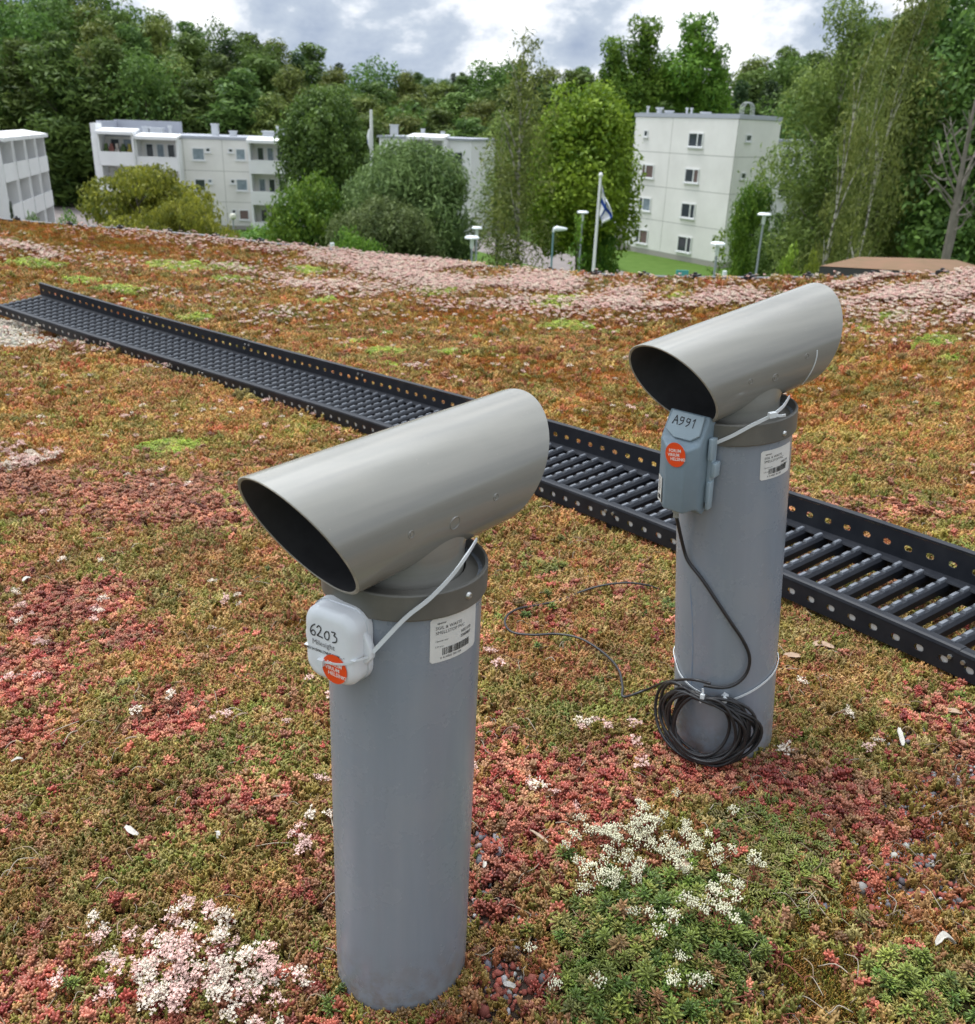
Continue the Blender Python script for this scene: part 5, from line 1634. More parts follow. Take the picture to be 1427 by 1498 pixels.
class Facade:
    """vertical wall plane from P0 to P1; u along, w out of the wall towards the viewer"""
    def __init__(s, P0, P1, z0, z1, parent):
        s.P0 = Vector((P0[0], P0[1], 0)); d = Vector((P1[0], P1[1], 0)) - s.P0; s.len = d.length; s.u = d.normalized()
        s.w = Vector((s.u.y, -s.u.x, 0))
        if s.w.dot(CAM - s.P0) < 0: s.w = -s.w
        s.z0, s.z1, s.parent = z0, z1, parent
        s.M = Matrix((s.u, s.w, Vector((0, 0, 1)))).transposed().to_4x4(); s.M.translation = Vector((P0[0], P0[1], 0))
        s.inv = parent.matrix_world.inverted() @ s.M

    def uv(s, px, py):
        d = ray(px, py); t_ = (s.P0 - CAM).dot(s.w) / d.dot(s.w); q = CAM + d * t_
        return (q - s.P0).dot(s.u), q.z

    def mb(s, boxes, name, m, parent=None, bev=0):
        b_ = MB()
        for (u0, w0, z0, u1, w1, z1) in boxes:
            b_.box((min(u0, u1), min(w0, w1), min(z0, z1)), (max(u0, u1), max(w0, w1), max(z0, z1)), M=s.inv)
        o = b_.build(name, m, parent or s.parent)
        return o

    def window(s, u0, z0, u1, z1, split=None, glass=None, glass2=None, w0=0.02, label=None):
        fr = .09
        bx = [(u0, w0, z0, u1, w0 + .07, z0 + fr), (u0, w0, z1 - fr, u1, w0 + .07, z1), (u0, w0, z0 + fr, u0 + fr, w0 + .07, z1 - fr), (u1 - fr, w0, z0 + fr, u1, w0 + .07, z1 - fr),
              (u0 - .08, w0, z0 - .09, u1 + .08, w0 + .14, z0 - .003)]
        panes = [(u0 + fr, u1 - fr, glass or M_glass)]
        if split:
            us = u0 + (u1 - u0) * split
            bx.append((us - .06, w0, z0 + fr, us + .06, w0 + .07, z1 - fr))
            panes = [(u0 + fr, us - .06, glass or M_glass), (us + .06, u1 - fr, glass2 or M_glass)]
        o = s.mb(bx, 'window', M_wframe)
        for a_, b2, g_ in panes:
            s.mb([(a_, w0 - .005, z0 + fr, b2, w0 + .018, z1 - fr)], 'pane', g_, o)
        return o

    def panels(s, us, zs, m, skip=None):
        for i in range(len(us) - 1):
            for j in range(len(zs) - 1):
                if skip and (i, j) in skip: continue
                s.mb([(us[i] + .025, 0.0, zs[j] + .025, us[i + 1] - .025, .016, zs[j + 1] - .025)], 'wall_panel', m)


def solid(parent, poly, z0, z1, name, m, inset=0.0):
    inv = parent.matrix_world.inverted(); c = sum((Vector((x, y, 0)) for x, y in poly), Vector()) / len(poly)
    P = [Vector((x, y, 0)) + (c - Vector((x, y, 0))).normalized() * inset for x, y in poly]; n = len(P)
    b_ = MB().add([inv @ Vector((q.x, q.y, z0)) for q in P] + [inv @ Vector((q.x, q.y, z1)) for q in P], [tuple(range(n))[::-1], tuple(range(n, 2 * n))] + [(i, (i + 1) % n, n + (i + 1) % n, n + i) for i in range(n)])
    return b_.build(name, m, parent)


def roof_bits(parent, lst, z):
    inv = parent.matrix_world.inverted()
    for (x, y, w, h, kind) in lst:
        b_ = MB()
        if kind == 'box': b_.box((x - w / 2, y - w / 2, z), (x + w / 2, y + w / 2, z + h), M=inv); b_.box((x - w * .6, y - w * .6, z + h + .002), (x + w * .6, y + w * .6, z + h + .12), M=inv)
        else:
            b_.lathe([(0, z - .0), (w / 2, z), (w / 2, z + h * .7), (w * .75, z + h * .72), (w * .75, z + h), (0, z + h)], 12, M=inv @ Matrix.Translation((x, y, 0)))
        b_.build('roof_vent', M_metal, parent)


# -- right block: four storeys
RL, RC, RR = (12.02, 89.47), (18.75, 78.9), (23.55, 84.1)
rb_ = thing('apartment_building', 'cream four storey apartment block at the right, its corner facing us', 'building', Vector((18, 84, GZ)))
zt = 1.22 + 1.22
back = (RL[0] + RR[0] - RC[0] + 1.5, RL[1] + RR[1] - RC[1])
solid(rb_, [RL, RC, RR, back], GZ - .3, zt - .25, 'wall', M_wallc)
fL = Facade(RL, RC, GZ, zt, rb_); fR = Facade(RC, RR, GZ, zt, rb_)
zs = [GZ + .45] + [zt - .25 - 2.83 * k_ for k_ in (3, 2, 1)] + [zt - .25]
uj = fL.uv(986, 170)[0]
fL.panels([0, uj, fL.len], zs, M_wallp); fR.panels([0, fR.len], zs, M_wallp)
fL.mb([(0, 0, GZ, fL.len, .012, GZ + .42)], 'plinth', M_plinth); fR.mb([(0, 0, GZ, fR.len, .012, GZ + .42)], 'plinth', M_plinth)
solid(rb_, [RL, RC, RR, back], zt - .248, zt + .05, 'roof_edge', M_trim, -.12)
solid(rb_, [RL, RC, RR, back], zt + .052, zt + .09, 'roof', M_roofm, .3)


def win_px(fc, x0, y0, x1, y1, **k):
    u0, za = fc.uv(x0, y1); u1, zb = fc.uv(x1, y0)
    um = (fc.uv(x0, (y0 + y1) / 2)[0], fc.uv(x1, (y0 + y1) / 2)[0])
    return fc.window(um[0], za, um[1], zb, **k)


cz = lambda u, v: (880 + u / 4.757, 140 + v / 4.757)
for (a_, b2, c2, d2, sp, g1, g2) in [(610, 258, 712, 355, .62, None, None), (585, 510, 682, 602, .62, None, M_glassp), (558, 752, 655, 845, .66, None, None), (533, 985, 630, 1080, .66, None, None),
                                     (285, 480, 368, 568, .32, M_glassp, M_glassp), (265, 712, 347, 795, .32, None, M_glassc), (242, 935, 325, 1020, .32, None, M_glassp)]:
    p0, p1 = cz(a_, b2), cz(c2, d2); win_px(fL, p0[0], p0[1], p1[0], p1[1], split=sp, glass=g1, glass2=g2)
for (a_, b2, c2, d2) in [(300, 238, 328, 285)]:
    p0, p1 = cz(a_, b2), cz(c2, d2); win_px(fL, p0[0], p0[1], p1[0], p1[1])
for (a_, b2, c2, d2) in [(1003, 268, 1042, 318), (968, 532, 1003, 580), (908, 1022, 942, 1065), (935, 780, 965, 825)]:
    p0, p1 = cz(a_, b2), cz(c2, d2); win_px(fR, p0[0], p0[1], p1[0], p1[1])
roof_bits(rb_, [(12.9, 88.6, .2, .55, 'pipe'), (14.2, 90.3, .5, .5, 'pipe'), (15.0, 90.0, .7, .15, 'box'), (16.5, 89.4, .18, .55, 'pipe'), (16.95, 89.6, .18, .55, 'pipe'), (18.1, 89.0, .7, .12, 'box')], zt + .09)
# ladder hoops over the corner
b_ = MB(); inv = rb_.matrix_world.inverted()
for dx_ in (-.55, 0, .55):
    c0 = Vector((19.6 + dx_ * .5, 80.2 + dx_, zt + .05))
    b_.tube([inv @ (c0 + Vector((.45 * math.cos(a_), .1 * math.cos(a_), .45 + .5 * math.sin(a_)))) if 0 <= a_ <= PI else inv @ c0 for a_ in [PI * k_ / 10 for k_ in range(11)]], .022, 6)
    for sg in (-1, 1): b_.tube([inv @ (c0 + Vector((.45 * sg, .1 * sg, 0))), inv @ (c0 + Vector((.45 * sg, .1 * sg, .45)))], .022, 6)
b_.build('roof_ladder_hoop', M_metal, rb_)
# lower wing behind to the right
rw = thing('apartment_building', 'low white block with flat roof, glimpsed behind the birches right of the four storey block', 'building', Vector((29, 94, GZ)))
zw = at(1160, 204, 94).z
solid(rw, [(25.3, 93), (29.5, 90), (34, 98), (29, 101)], GZ - .3, zw - .2, 'wall', M_wallw)
solid(rw, [(25.3, 93), (29.5, 90), (34, 98), (29, 101)], zw - .198, zw, 'roof', M_roofm, -.2)
fw_ = Facade((25.3, 93), (29.5, 90), GZ, zw, rw)
for k_ in range(3):
    fw_.window(1.4, zw - 2.2 - 2.8 * k_, 3.2, zw - .9 - 2.8 * k_, split=.6)
# small white wing at the left foot of the right block, behind the maple
lw = thing('garden_shed', 'low grey shed at the left foot of the four storey block', 'shed', Vector((9.8, 90, GZ)))
solid(lw, [(7.6, 91.6), (8.0, 90.6), (11.9, 89.5), (11.9, 91.6)], GZ - .2, GZ + 2.2, 'wall', M_plinth)
solid(lw, [(7.6, 91.6), (8.0, 90.6), (11.9, 89.5), (11.9, 91.6)], GZ + 2.202, GZ + 2.35, 'roof', M_roofm, -.1)

# -- left block: three storeys with balconies
YL = 94.0
PL0, PL1 = at(150, 250, YL), at(470, 250, YL + 1.5)
zL = at(300, 200, YL).z
lb = thing('apartment_building', 'white three storey apartment block with balconies at the left, behind the yellow green tree', 'building', Vector((-25, 98, GZ)))
A0 = (PL0.x, PL0.y); A1 = (PL1.x, PL1.y); dpt = 10.5
nv_ = Vector((A1[0] - A0[0], A1[1] - A0[1], 0)).normalized(); nb_ = Vector((-nv_.y, nv_.x, 0))
Bk0 = (A0[0] + nb_.x * dpt, A0[1] + nb_.y * dpt); Bk1 = (A1[0] + nb_.x * dpt, A1[1] + nb_.y * dpt)
solid(lb, [A0, A1, Bk1, Bk0], GZ - .3, zL - .22, 'wall', M_wallc)
solid(lb, [A0, A1, Bk1, Bk0], zL - .218, zL + .02, 'roof_edge', M_trim, -.15)
solid(lb, [A0, A1, Bk1, Bk0], zL + .022, zL + .05, 'roof', M_roofm, .4)
fA = Facade(A0, A1, GZ, zL, lb)
u_w0, u_w1 = fA.uv(270, 240)[0], fA.uv(366, 240)[0]; um_ = fA.uv(327, 240)[0]
zs = [GZ + .35, zL - .22 - 5.7, zL - .22 - 2.85, zL - .22]
fA.panels([0, u_w0, um_, u_w1, fA.len], zs, M_wallp)
fA.mb([(0, 0, GZ, fA.len, .012, GZ + .33)], 'plinth', M_plinth)
c2z = lambda u, v: (140 + u / 4.757, 150 + v / 4.757)
for (a_, b2, c2, d2, sp, g1) in [(672, 315, 760, 400, None, M_glassc), (692, 530, 768, 612, None, None), (975, 320, 1045, 400, None, M_glassc), (980, 532, 1060, 612, None, M_glassc), (1000, 745, 1070, 815, None, M_glassp),
                                 (765, 312, 800, 345, None, None), (780, 530, 815, 562, None, M_glassc), (922, 318, 958, 348, None, None), (938, 532, 972, 564, None, None), (948, 742, 980, 772, None, None), (795, 742, 825, 775, None, None), (715, 740, 780, 815, None, M_glassc)]:
    p0, p1 = c2z(a_, b2), c2z(c2, d2); win_px(fA, p0[0], p0[1], p1[0], p1[1], split=sp, glass=g1)


def balcony_stack(fc, ua, ub, ztop, n=3, depth=1.5, st=2.85, canopy=True, glazed=()):
    for k_ in range(n):
        zf = ztop - st * (k_ + 1)
        fc.mb([(ua, .03, zf - .1, ub, depth, zf + .08)], 'balcony_floor', M_wallw)
        fc.mb([(ua, depth + .002, zf - .22, ub, depth + .08, zf + 1.02)], 'balcony_parapet', M_wallw)
        nwin = 3 if ub - ua > 3.5 else 2
        for q_ in range(nwin):
            a_ = ua + .5 + (ub - ua - .8) * q_ / nwin; b2 = a_ + (ub - ua - .8) / nwin - .25
            fc.window(a_, zf + (.1 if q_ == 1 else .9), b2, zf + 2.15, glass=[M_glass, M_glassc, M_glass][(q_ + k_) % 3], w0=.02)
    for u_ in (ua, ub):
        fc.mb([(u_ - .1, .03, GZ, u_ + .1, depth - .002, ztop - .25)], 'balcony_side_wall', M_wallw)
    if canopy:
        b_ = MB(); u0, u1 = ua - .15, ub + .15
        v = [(u0, -.3, ztop + .1), (u1, -.3, ztop + .1), (u1, depth + .35, ztop - .32), (u0, depth + .35, ztop - .32), (u0, -.3, ztop + .22), (u1, -.3, ztop + .22), (u1, depth + .35, ztop - .05), (u0, depth + .35, ztop - .05)]
        b_.add([fc.inv @ Vector(q) for q in v], [(0, 3, 2, 1), (4, 5, 6, 7), (0, 1, 5, 4), (1, 2, 6, 5), (2, 3, 7, 6), (3, 0, 4, 7)]); b_.build('balcony_canopy', M_wallw, fc.parent)


zc = zL - .05
for i_, (px_, c_) in enumerate([(162, (.10, .16, .04)), (170, (.30, .12, .10)), (178, (.55, .50, .45)), (187, (.08, .13, .04)), (196, (.45, .38, .08))]):
    u_ = fA.uv(px_, 225)[0]; zf_ = zc + .35 - 2.85 + .1
    fA.mb([(u_ - .22, .9, zf_, u_ + .22, 1.3, zf_ + 1.1 + .25 * (i_ % 2)), (u_ - .12, .95, zf_ + 1.1 + .25 * (i_ % 2) + .002, u_ + .12, 1.2, zf_ + 1.6)], 'balcony_planter', mat('planter', c_, .8, noise=.5, nscale=3))
balcony_stack(fA, fA.uv(207, 230)[0], fA.uv(266, 230)[0], zc)
balcony_stack(fA, fA.uv(369, 230)[0], fA.uv(424, 230)[0], zc)
ua = fA.uv(156, 230)[0]
balcony_stack(fA, ua, fA.uv(205, 230)[0], zc + .35, depth=1.9)
# raised parapet block over the left end
b_ = MB(); zp = at(180, 171, YL + 4).z
inv = lb.matrix_world.inverted()
fA.mb([(ua - .6, -.0, zL - .3, ua - .1, 1.8, zL + .9), (ua - .6, -.02, GZ, ua - .12, 1.9, zL - .302)], 'end_wall', M_wallw)
fA.mb([(ua - .6, -6.0, zL + .05, fA.uv(245, 200)[0], -5.4, zL + 1.2), (ua - .6, -5.4, zL + .05, ua - .3, -.02, zL + 1.1)], 'roof_parapet', M_trim)
for (px_, w_, h_, kd) in [(202, .4, .35, 'pipe'), (214, .6, .5, 'box'), (225, .6, .45, 'box'), (234, .7, .45, 'box'), (249, .3, .8, 'pipe'), (315, .6, 1.0, 'box'), (341, .6, .4, 'box'), (394, 1.1, .5, 'box'), (407, .3, 1.1, 'pipe'), (414, .3, 1.0, 'pipe'), (420, .3, .9, 'pipe')]:
    q = at(px_, 190, YL + 4); roof_bits(lb, [(q.x, q.y, w_, h_, kd)], zL + .05)

# -- middle block, behind the willow
mb_ = thing('apartment_building', 'white block half hidden behind the grey green willow in the middle', 'building', Vector((-8, 100, GZ)))
q0, q1 = at(555, 200, 99.5), at(690, 210, 97)
zM = at(690, 203, 97).z
n_ = Vector((q1.x - q0.x, q1.y - q0.y, 0)).normalized(); nn_ = Vector((-n_.y, n_.x, 0)); K0 = (q0.x + nn_.x * 9, q0.y + nn_.y * 9); K1 = (q1.x + nn_.x * 9, q1.y + nn_.y * 9)
solid(mb_, [(q0.x, q0.y), (q1.x, q1.y), K1, K0], GZ - .3, zM - .2, 'wall', M_wallw)
solid(mb_, [(q0.x, q0.y), (q1.x, q1.y), K1, K0], zM - .198, zM, 'roof', M_roofm, -.25)
fM = Facade((q0.x, q0.y), (q1.x, q1.y), GZ, zM, mb_)
balcony_stack(fM, fM.uv(606, 220)[0], fM.uv(655, 220)[0], zM + .1)
win_px(fM, 665, 222, 678, 240); win_px(fM, 667, 270, 680, 288)
for (px_, w_, h_) in [(577, .8, .9), (619, .4, .6), (648, .4, .4)]:
    q = at(px_, 195, 105); roof_bits(mb_, [(q.x, q.y, w_, h_, 'box')], zM)

# -- far left block, seen along its balconies
fl = thing('apartment_building', 'white block cut by the left edge, seen along its stepped balconies', 'building', Vector((-38, 78, GZ)))
w0_, w1_ = at(-60, 300, 62), at(60, 300, 86)
zF = at(55, 196, 84).z
n_ = Vector((w1_.x - w0_.x, w1_.y - w0_.y, 0)).normalized(); nn_ = Vector((-n_.y, n_.x, 0))
if nn_.x > 0: nn_ = -nn_
K1 = (w1_.x + nn_.x * 9, w1_.y + nn_.y * 9); K0 = (w0_.x + nn_.x * 9, w0_.y + nn_.y * 9)
solid(fl, [(w0_.x, w0_.y), (w1_.x, w1_.y), K1, K0], GZ - .3, zF - .2, 'wall', M_wallw)
solid(fl, [(w0_.x, w0_.y), (w1_.x, w1_.y), K1, K0], zF - .198, zF, 'roof', M_roofm, -.15)
fF = Facade((w0_.x, w0_.y), (w1_.x, w1_.y), GZ, zF, fl)
LL = fF.len
for a_, b2 in ((.30, .45), (.47, .62), (.64, .78), (.80, .94)):
    balcony_stack(fF, LL * a_, LL * b2, zF + .1, depth=1.3)
fF.mb([(LL * .2, -5, zF + .002, LL * .75, -4.6, zF + .9)], 'roof_parapet', M_trim)

# ------------------------------------------------------------------ trees
M_bark = mat('bark_brown', (.13, .11, .09), .9, noise=.5, nscale=3)
M_birch = bpy.data.materials.new('birch_bark'); M_birch.use_nodes = True
t = M_birch.node_tree; p = t.nodes['Principled BSDF']; p.inputs['Roughness'].default_value = .8
c = N(t, 'ShaderNodeTexCoord'); mp_ = N(t, 'ShaderNodeMapping'); mp_.inputs['Scale'].default_value = (1.5, 1.5, 4)
t.links.new(c.outputs['Object'], mp_.inputs[0]); nz = N(t, 'ShaderNodeTexNoise', i_Scale=1.0, i_Detail=4.0); t.links.new(mp_.outputs[0], nz.inputs['Vector'])
r = ramp(t, [(.42, (.09, .08, .07)), (.52, (.46, .43, .38))]); t.links.new(nz.outputs['Fac'], r.inputs[0]); t.links.new(r.outputs[0], p.inputs['Base Color'])
M_dead = mat('dead_wood', (.24, .21, .18), .9, noise=.4, nscale=2)


def leafmat(name, c0, c1):
    m = bpy.data.materials.new(name); m.use_nodes = True
    t = m.node_tree; p = t.nodes['Principled BSDF']; p.inputs['Roughness'].default_value = .6; p.inputs['Specular IOR Level'].default_value = .25
    a = N(t, 'ShaderNodeAttribute', attribute_name='tone')
    oi = N(t, 'ShaderNodeObjectInfo')
    r = ramp(t, [(0, c0), (1, c1)]); t.links.new(a.outputs['Fac'], r.inputs[0])
    hs_ = N(t, 'ShaderNodeHueSaturation')
    mr = N(t, 'ShaderNodeMapRange'); mr.inputs['To Min'].default_value = .8; mr.inputs['To Max'].default_value = 1.25
    t.links.new(oi.outputs['Random'], mr.inputs['Value']); t.links.new(mr.outputs[0], hs_.inputs['Value'])
    mr2 = N(t, 'ShaderNodeMapRange'); mr2.inputs['To Min'].default_value = .485; mr2.inputs['To Max'].default_value = .515
    t.links.new(oi.outputs['Random'], mr2.inputs['Value']); t.links.new(mr2.outputs[0], hs_.inputs['Hue'])
    t.links.new(r.outputs[0], hs_.inputs['Color']); t.links.new(hs_.outputs[0], p.inputs['Base Color'])
    # thin leaves let some light through
    tr = N(t, 'ShaderNodeBsdfTranslucent'); t.links.new(hs_.outputs[0], tr.inputs['Color'])
    mxs = N(t, 'ShaderNodeMixShader'); mxs.inputs[0].default_value = .3
    t.links.new(p.outputs[0], mxs.inputs[1]); t.links.new(tr.outputs[0], mxs.inputs[2])
    t.links.new(mxs.outputs[0], t.nodes['Material Output'].inputs['Surface'])
    return m


LM = {
    'forest': leafmat('leaf_forest', (.044, .088, .022), (.165, .25, .055)),
    'birch': leafmat('leaf_birch', (.07, .11, .026), (.25, .30, .07)),
    'willow': leafmat('leaf_willow', (.06, .10, .03), (.20, .27, .09)),
    'dark': leafmat('leaf_dark', (.038, .085, .02), (.15, .25, .05)),
    'maple': leafmat('leaf_maple', (.09, .19, .018), (.30, .44, .04)),
    'rowan': leafmat('leaf_rowan', (.08, .095, .015), (.28, .26, .035)),
    'bush': leafmat('leaf_bush', (.05, .12, .016), (.19, .30, .035)),
    'lime': leafmat('leaf_lime', (.09, .15, .015), (.26, .34, .04)),
    'spruce': leafmat('leaf_spruce', (.018, .042, .016), (.05, .09, .03)),
}


def crown_mesh(name, lobes, n, ls, m, seed, droop=0.0, strand=0.0, shell=.55):
    """leaf-sized faces spread through the volume of many lobes; lobes: (x, y, z, rx, ry, rz)"""
    r = np.random.RandomState(seed)
    lb_ = np.array(lobes, float)
    vol = (lb_[:, 3] * lb_[:, 4] + lb_[:, 4] * lb_[:, 5]) ** .9; vol /= vol.sum()
    k = r.choice(len(lb_), n, p=vol)
    d = r.normal(size=(n, 3)); d /= np.linalg.norm(d, axis=1)[:, None]
    rad = r.random(n) ** (1 / 3.0); rad = shell * rad ** .3 + (1 - shell) * rad
    rad *= 1 + .16 * r.normal(size=n) * (r.random(n) < .35)
    P = lb_[k, :3] + d * lb_[k, 3:] * rad[:, None]
    # clumping
    cl = fbm(P[:, 0] * 1.1 + P[:, 2] * .7 + 30, P[:, 1] * 1.1 - P[:, 2] * .9 + 60, seed, 3)
    keep = cl > r.uniform(.16, .46, n)
    P, d, k, cl = P[keep], d[keep], k[keep], cl[keep]
    n = len(P)
    if strand:
        P[:, 2] -= np.abs(r.normal(size=n)) * strand
    s = ls * r.uniform(.6, 1.5, n)
    nm = d * .6 + r.normal(size=(n, 3)) * .55; nm[:, 2] += .25; nm /= np.linalg.norm(nm, axis=1)[:, None]
    a = np.cross(nm, r.normal(size=(n, 3))); a /= np.linalg.norm(a, axis=1)[:, None]
    if droop:
        a = a * (1 - droop) + np.array([0, 0, -1.0]) * droop; a -= (a * nm).sum(1)[:, None] * nm; a /= np.linalg.norm(a, axis=1)[:, None]
    b = np.cross(nm, a)
    lw = s * (.55 if not droop else .42); ll = s * (1.0 if not droop else 1.5)
    v = np.empty((n, 4, 3))
    v[:, 0] = P - a * ll[:, None] * .5; v[:, 1] = P + b * lw[:, None] * .5 + nm * s[:, None] * .12; v[:, 2] = P + a * ll[:, None] * .5; v[:, 3] = P - b * lw[:, None] * .5 + nm * s[:, None] * .12
    me = bpy.data.meshes.new(name)
    me.vertices.add(n * 4); me.vertices.foreach_set('co', v.ravel())
    me.loops.add(n * 4); me.loops.foreach_set('vertex_index', np.arange(n * 4))
    me.polygons.add(n); me.polygons.foreach_set('loop_start', np.arange(n) * 4); me.polygons.foreach_set('loop_total', np.full(n, 4))
    tone = np.clip(.5 + (cl - .5) * 1.6 + r.normal(size=n) * .22, 0, 1)
    at_ = me.attributes.new('tone', 'FLOAT', 'FACE'); at_.data.foreach_set('value', tone)
    me.materials.append(m); me.update(calc_edges=True)
    return me


def lobes_round(seed, n=16, flat=1.0, rr=(.28, .42)):
    r = random.Random(seed); out = []
    for i in range(n):
        an = r.uniform(0, 2 * PI); z = r.uniform(.12, .92); w = math.sin(PI * min(1, .08 + z * .86)) ** .6
        q = r.uniform(.25, .72) * w
        s = r.uniform(*rr) * (.6 + .4 * w)
        out.append((.5 * q * 1.35 * math.cos(an), .5 * q * 1.35 * math.sin(an), z, s * .62, s * .62, s * .42 * flat))
    return out


def lobes_dome(seed, n=44, zc=.56, rz=.40, rx=.40, k=.13):
    r = random.Random(seed); out = [(0, 0, zc, rx * .74, rx * .74, rz * .76)]
    for i in range(n):
        u = r.uniform(-.75, 1); an = r.uniform(0, 2 * PI); q = math.sqrt(max(0, 1 - u * u))
        s = k * r.uniform(.7, 1.7)
        out.append((q * rx * .88 * math.cos(an), q * rx * .88 * math.sin(an), zc + u * rz * .86, s, s, s * .8))
    return out


def lobes_tall(seed, n=30, top=.12, bulge=.45, low=.12):
    """tall, uneven crown: narrow tip, widest at 'bulge'"""
    r = random.Random(seed); out = []
    for i in range(n):
        z = low + (1 - low) * (i + r.random()) / n * .97
        w = (min(z / bulge, 1) ** .5) if z < bulge else max(top, 1 - ((z - bulge) / (1 - bulge)) ** 1.5)
        an = r.uniform(0, 2 * PI); q = r.uniform(.15, .55) * w
        s = r.uniform(.20, .34) * (.4 + .6 * w)
        out.append((q * .75 * math.cos(an), q * .75 * math.sin(an), min(z, .96), s, s, s * .30))
    return out


def lobes_conifer(seed, n=34):
    r = random.Random(seed); out = []
    for i in range(n):
        z = .08 + .9 * i / n; w = 1 - z
        for k_ in range(3):
            an = r.uniform(0, 2 * PI); q = .34 * w
            out.append((q * math.cos(an), q * math.sin(an), z, .10 + .26 * w, .10 + .26 * w, .022))
    return out


def trunk_mesh(name, seed, m, limbs=7, r0=.022, lean=0.0, reach=.36, top=.93):
    """tapered trunk with limbs, unit height; horizontal unit = crown width"""
    r = random.Random(seed); b_ = MB()
    P = []
    x = y = 0
    for i in range(9):
        z = top * i / 8
        P.append((x, y, z)); x += r.uniform(-.02, .02) + lean / 8; y += r.uniform(-.02, .02)
    b_.tube(P, [r0 * (1 - .88 * (i / 8)) for i in range(9)], 7)
    for k_ in range(limbs):
        i = 2 + int(k_ * 6 / limbs); p0 = Vector(P[i]).lerp(Vector(P[i + 1]), r.random()) if i < 8 else Vector(P[i])
        an = r.uniform(0, 2 * PI); L_ = reach * r.uniform(.6, 1) * (1 - .5 * i / 8)
        e = p0 + Vector((math.cos(an) * L_, math.sin(an) * L_, .12 + .08 * r.random()))
        m_ = p0.lerp(e, .5) + Vector((0, 0, .02))
        rr_ = r0 * (1 - .85 * i / 8) * .5
        b_.tube([p0, m_, e], [rr_, rr_ * .7, rr_ * .25], 5, cap=False)
    return b_


TM = {}


def tree_kind(key, kind, lobes, n, ls, leafm, seed, barkm, w, h, droop=0, strand=0, limbs=7, r0=.02, shell=.55, lean=0.0):
    """crown and trunk meshes of one kind in metres"""
    L_ = [(a * w, b * w, c * h, d * w, e * w, f * h * 1.0) for a, b, c, d, e, f in lobes]
    cmx = crown_mesh('crown', L_, n, ls, leafm, seed, droop, strand, shell)
    tb = trunk_mesh('trunk', seed, barkm, limbs, r0 * 1.0, lean)
    tb.v = [(x * w, y * w, z * h) for x, y, z in tb.v]
    # keep the trunk round
    TM[key] = (cmx, tb, barkm, w, h)


def put_tree(key, px, ytop, Y, wpx, label, cat='tree', group=None, name='tree', zg=None, ybot=None, rot=None, lean=0.0):
    """stand a tree where its foot is seen, its top reaching the given pixel row"""
    cmx, tb, bm_, w, h = TM[key]
    top = at(px, ytop, Y)
    x = top.x
    g = float(terr(x, Y)) if zg is None else zg
    H_ = top.z - g
    if H_ < 1: H_ = 3
    # horizontal size from its width in pixels at that distance
    Wm = wpx / FPX * (top - CAM).length
    o = thing(name, label, cat, None, group)
    o.location = (x, Y, g)
    o.rotation_euler = (0, lean, rnd.uniform(0, 2 * PI) if rot is None else rot)
    o.scale = (Wm / w, Wm / w, H_ / h)
    c_ = bpy.data.objects.new('crown', cmx); COL.objects.link(c_); c_.parent = o
    if not isinstance(tb, bpy.types.Mesh):
        to = tb.build('trunk', bm_, o, True); TM[key] = (cmx, to.data, bm_, w, h)
    else:
        to = bpy.data.objects.new('trunk', tb); COL.objects.link(to); to.parent = o
    return o


# kinds
for i in range(4):
    tree_kind('forest%d' % i, 'x', lobes_tall(300 + i, 40, .30, .50, .02), 11000, .42, LM['forest'], 310 + i, M_bark, 8, 18, droop=.35, limbs=6, r0=.02)
for i in range(2):
    tree_kind('broad%d' % i, 'x', lobes_round(330 + i, 26, 1.1), 8000, .42, LM['dark'], 335 + i, M_bark, 9, 15, limbs=6)
tree_kind('spruce', 'x', lobes_conifer(350), 7000, .36, LM['spruce'], 351, M_bark, 6, 20, droop=.3, limbs=0)
for i in range(2):
    tree_kind('birchf%d' % i, 'x', lobes_tall(360 + i, 44, .26, .50, .04), 13000, .36, LM['birch'], 365 + i, M_birch, 8, 18, droop=.6, strand=.5, limbs=7, r0=.018)
tree_kind('poplar', 'x', lobes_tall(370, 46, .45, .62, .04), 18000, .36, LM['bush'], 371, M_bark, 7, 20, droop=.2, limbs=7)

